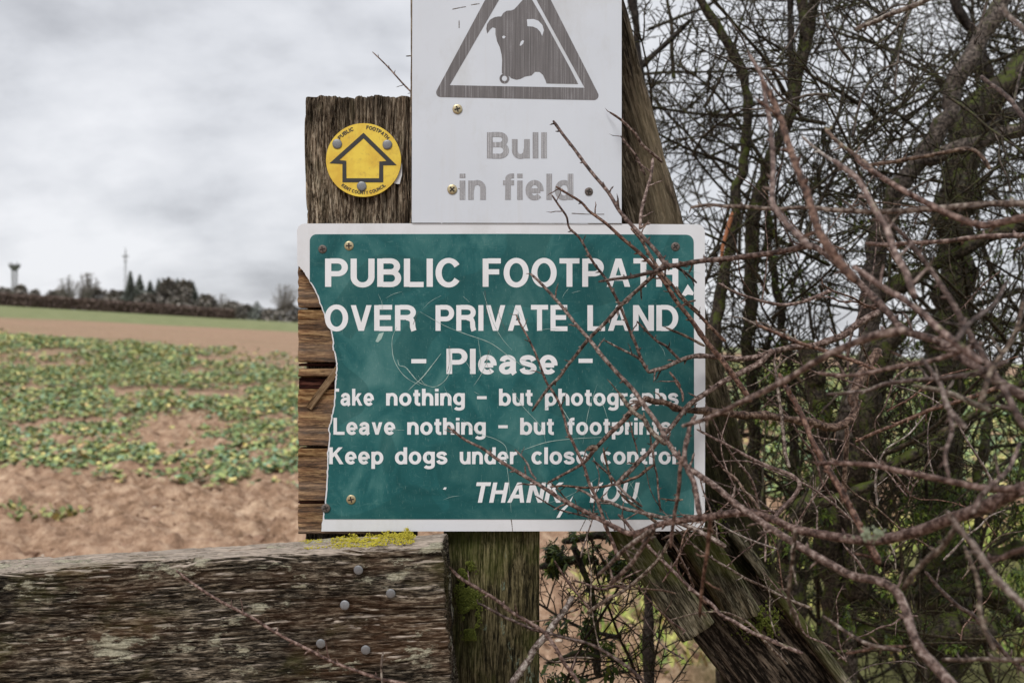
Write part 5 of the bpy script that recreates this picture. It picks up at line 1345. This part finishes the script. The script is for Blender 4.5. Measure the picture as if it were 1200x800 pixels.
TR = [(80, 323, 24, 'bare', 210, 'smaller bare round tree left of its taller neighbour, above the far hedge'), (103, 318, 24, 'bare', 210, 'taller bare round crowned tree left of the radio mast'),
 (153, 317, 9, 'conifer', 200, 'slim pointed conifer, leftmost of the far dark trees'), (164, 321, 10, 'conifer', 200, 'slim conifer just right of the leftmost pointed one'),
 (176, 328, 12, 'conifer', 205, 'conifer of middling height in the far dark clump'), (186, 326, 11, 'conifer', 210, 'conifer left of the broadest far dark tree'),
 (198, 329, 18, 'bush', 200, 'broad dark evergreen in the middle of the far clump'), (208, 326, 15, 'conifer', 205, 'tall dark evergreen right of the middle of the far clump'),
 (217, 331, 15, 'bush', 200, 'rounded dark evergreen near the right of the far clump'), (226, 329, 13, 'conifer', 200, 'pointed conifer ending the far clump on the right'),
 (24, 335, 12, 'bush', 230, 'small dark bush at the foot of the water tower'), (41, 340, 9, 'bush', 220, 'tiny dark bush right of the water tower'),
 (5, 338, 26, 'bush', 240, 'pale brown low trees at the very left edge of the far skyline'), (66, 340, 26, 'bush', 215, 'low brown scrub under the smaller bare tree'),
 (110, 338, 34, 'bush', 215, 'low dark scrub between the bare trees and the mast'), (136, 341, 26, 'bush', 210, 'low scrub at the foot of the radio mast'),
 (172, 345, 30, 'bush', 195, 'low brown scrub in front of the far conifers'), (212, 347, 30, 'bush', 190, 'low scrub below the pointed end conifer'), (242, 346, 20, 'bush', 190, 'low brown scrub beside the far clump'),
 (259, 344, 26, 'bare', 190, 'brown twiggy tree between the dark clump and the lone bare tree'), (272, 354, 24, 'bush', 185, 'brown scrub where the far hedge ends'),
 (288, 357, 16, 'bush', 200, 'low grey scrub between hedge end and dark bush'), (301, 352, 17, 'conifer', 195, 'squat dark conifer left of the lone bare tree'),
 (315, 362, 18, 'bush', 195, 'low brown scrub under the lone bare tree'),
 (333, 331, 30, 'bare', 190, 'lone bare tree with a round crown just left of the green sign'), (338, 357, 34, 'bush', 190, 'dark low trees by the left edge of the green sign'), (362, 360, 40, 'bush', 190, 'dark low trees partly behind the broken sign edge'),
 (404, 362, 50, 'bush', 195, 'low trees hidden behind the signposts'),
 (660, 398, 60, 'bush', 200, 'low far trees behind the right part of the sign'), (860, 405, 60, 'bush', 200, 'low far trees glimpsed through the hedge twigs'), (980, 408, 70, 'bush', 200, 'low far trees glimpsed behind the forked hawthorn'), (1120, 412, 80, 'bush', 200, 'low far trees glimpsed at the far right')]
for px, top, wpx, kd, Y, lab in TR: far_tree(px, top, 0, wpx, kd, Y, lab)

# far hedge
n = 62000
t = RNG.random(n)
ax, ay, bx, by = at(-110, 350, 150)[0], 156.0, at(278, 375, 150)[0], 148.0
X = ax + (bx - ax) * t; Y = ay + (by - ay) * t + RNG.normal(0, 0.45, n)
hz = ground_h(X, Y)
hh = (2.1 - 0.8 * t) * (0.96 + 0.06 * noise(t * 60, 0, 0, 4))
P = np.stack([X, Y, hz + hh * RNG.random(n)], -1)
tint = np.array((0.20, 0.15, 0.13)) * (0.5 + 0.9 * RNG.random((n, 1)))
ln = 0.15 + 0.22 * RNG.random(n)
v, f, c = leaves(P, RNG.random(n) * 6.28, ln, ln * 0.6, RNG.uniform(0, 1.4, n), tint, 0.1)
tag(link('field_hedge', mesh('field_hedge', v, f, M['far_leaf'], col=c)), 'long clipped brown hedge along the far edge of the field', 'hedge')

# water tower
def tower(px, top, base, wpx, Y):
    X = (px - 600) * Y / F; s = Y / F
    z0 = float(ground_h(X, Y)) - 1; zt = CAM_Z - (top - 400) * s; Wd = wpx * s
    t = thing('water_tower', (X, Y, z0), 'grey water tower with a flared bowl on the far left skyline', 'water tower')
    v, q = [], []; n = 24
    prof = [(0.16, zt - 9.5 * s), (0.22, zt - 8.5 * s), (0.42, zt - 5.5 * s), (0.5, zt - 3.6 * s), (0.5, zt - 2.2 * s), (0.47, zt - 2.0 * s), (0.02, zt - 1.9 * s)]
    for r, z in prof:
        for k in range(n): v.append((X + math.cos(k * 2 * math.pi / n) * r * Wd, Y + math.sin(k * 2 * math.pi / n) * r * Wd, z))
    for i in range(len(prof) - 1):
        for k in range(n): q.append((i * n + k, i * n + (k + 1) % n, (i + 1) * n + (k + 1) % n, (i + 1) * n + k))
    link('bowl', mesh('bowl', v, np.array(q), M['dish']), t)
    for k in range(8):
        a = k * math.pi / 4; c_, s_ = math.cos(a), math.sin(a)
        A = Acc(); A.add(*one_tube(np.array([(X + c_ * Wd * .30, Y + s_ * Wd * .30, z0), (X + c_ * Wd * .22, Y + s_ * Wd * .22, (z0 + zt) / 2), (X + c_ * Wd * .24, Y + s_ * Wd * .24, zt - 7 * s)]), np.full(3, 0.035 * Wd), 6))
        link('leg', A.mesh('leg', M['dish']), t)
    for zz in (zt - 16 * s, zt - 23 * s, zt - 30 * s):
        A = Acc(); ang = np.linspace(0, 2 * math.pi, 25)
        A.add(*tube_batch(np.stack([X + np.cos(ang) * Wd * .25, Y + np.sin(ang) * Wd * .25, zz + 0 * ang], -1)[None], np.full((1, 25), 0.03 * Wd), 5)); link('ring_beam', A.mesh('ring_beam', M['dish']), t)
    for k in range(6):
        a = k * 1.05 + .3
        x_, y_ = X + math.cos(a) * Wd * .46, Y + math.sin(a) * Wd * .46
        A = Acc(); A.add(*one_tube(np.array([(x_, y_, zt - 2.4 * s), (x_, y_, zt - 1.2 * s), (x_, y_, zt + (k % 3) * .4 * s)]), np.full(3, 0.025 * Wd), 5)); link('antenna', A.mesh('antenna', M['dish']), t)
tower(17, 308, 346, 13, 420)
Y = 380; s_ = Y / F; X = (147 - 600) * s_; zb = float(ground_h(X, Y)) - 1; ztop = CAM_Z + (400 - 291) * s_
t = thing('radio_mast', (X, Y, zb), 'thin grey lattice radio mast rising above the far trees', 'mast')
for k in range(3):
    a = k * 2.094; A = Acc()
    A.add(*one_tube(np.array([(X + math.cos(a) * .9, Y + math.sin(a) * .9, zb), (X + math.cos(a) * .5, Y + math.sin(a) * .5, (zb + ztop) / 2), (X + math.cos(a) * .3, Y + math.sin(a) * .3, ztop - 7 * s_)]), np.array([.09, .08, .07]), 5)); link('leg', A.mesh('leg', M['dish']), t)
for k in range(14):
    z0_ = zb + (ztop - 7 * s_ - zb) * k / 14; z1_ = zb + (ztop - 7 * s_ - zb) * (k + 1) / 14; r = .9 - .6 * k / 14; a0 = k * 2.094
    A = Acc(); A.add(*one_tube(np.array([(X + math.cos(a0) * r, Y + math.sin(a0) * r, z0_), (X, Y - r * .2, (z0_ + z1_) / 2), (X + math.cos(a0 + 2.094) * r, Y + math.sin(a0 + 2.094) * r, z1_)]), np.full(3, .05), 4)); link('brace', A.mesh('brace', M['dish']), t)
A = Acc(); A.add(*one_tube(np.array([(X, Y, ztop - 8 * s_), (X, Y, ztop - 4 * s_), (X, Y, ztop)]), np.array([.12, .09, .05]), 5)); link('aerial', A.mesh('aerial', M['dish']), t)
for zz, hw_ in ((8.5, 1.2), (10.5, 1.0), (15, .7)):
    A = Acc(); A.add(*one_tube(np.array([(X - hw_, Y, ztop - zz * s_), (X, Y, ztop - zz * s_), (X + hw_, Y, ztop - zz * s_)]), np.full(3, .16), 5)); link('crossarm', A.mesh('crossarm', M['dish']), t)

# moss and lichen clumps on the fallen timber and the thick stem
def clump(cx_, cy_, rx, ry, Y, n, mat, parent, rmin=0.0005, rmax=0.0016, nm='moss_cushion'):
    cs, rs = [], []
    for k in range(n):
        px, py = random.gauss(cx_, rx), random.gauss(cy_, ry)
        if float(fbm(px / 7, py / 7, Y * 10, 3, 61)) < 0.46: continue
        cs.append(at(px, py, Y - abs(random.gauss(0, 0.006)))); rs.append(random.uniform(rmin, rmax))
    tuft(nm, cs, rs, mat, parent, 1.0)
by_label = {o.get('label', ''): o for o in bpy.data.objects}
fb = next(o for l, o in by_label.items() if l.startswith('dark split board'))
lp_ = next(o for l, o in by_label.items() if l.startswith('grey leaning post'))
clump(840, 634, 4, 15, 1.27, 1500, 'moss_g', lp_)
clump(890, 728, 12, 9, 1.27, 1700, 'moss_g', fb)
clump(888, 660, 6, 7, 1.30, 700, 'moss_g', lp_)
st_ = [o for o in near.children if o.name.startswith('stem')][-1]
clump(1018, 626, 9, 3, 0.602, 650, 'lichen_p', st_, 0.0002, 0.0008, 'lichen_patch')
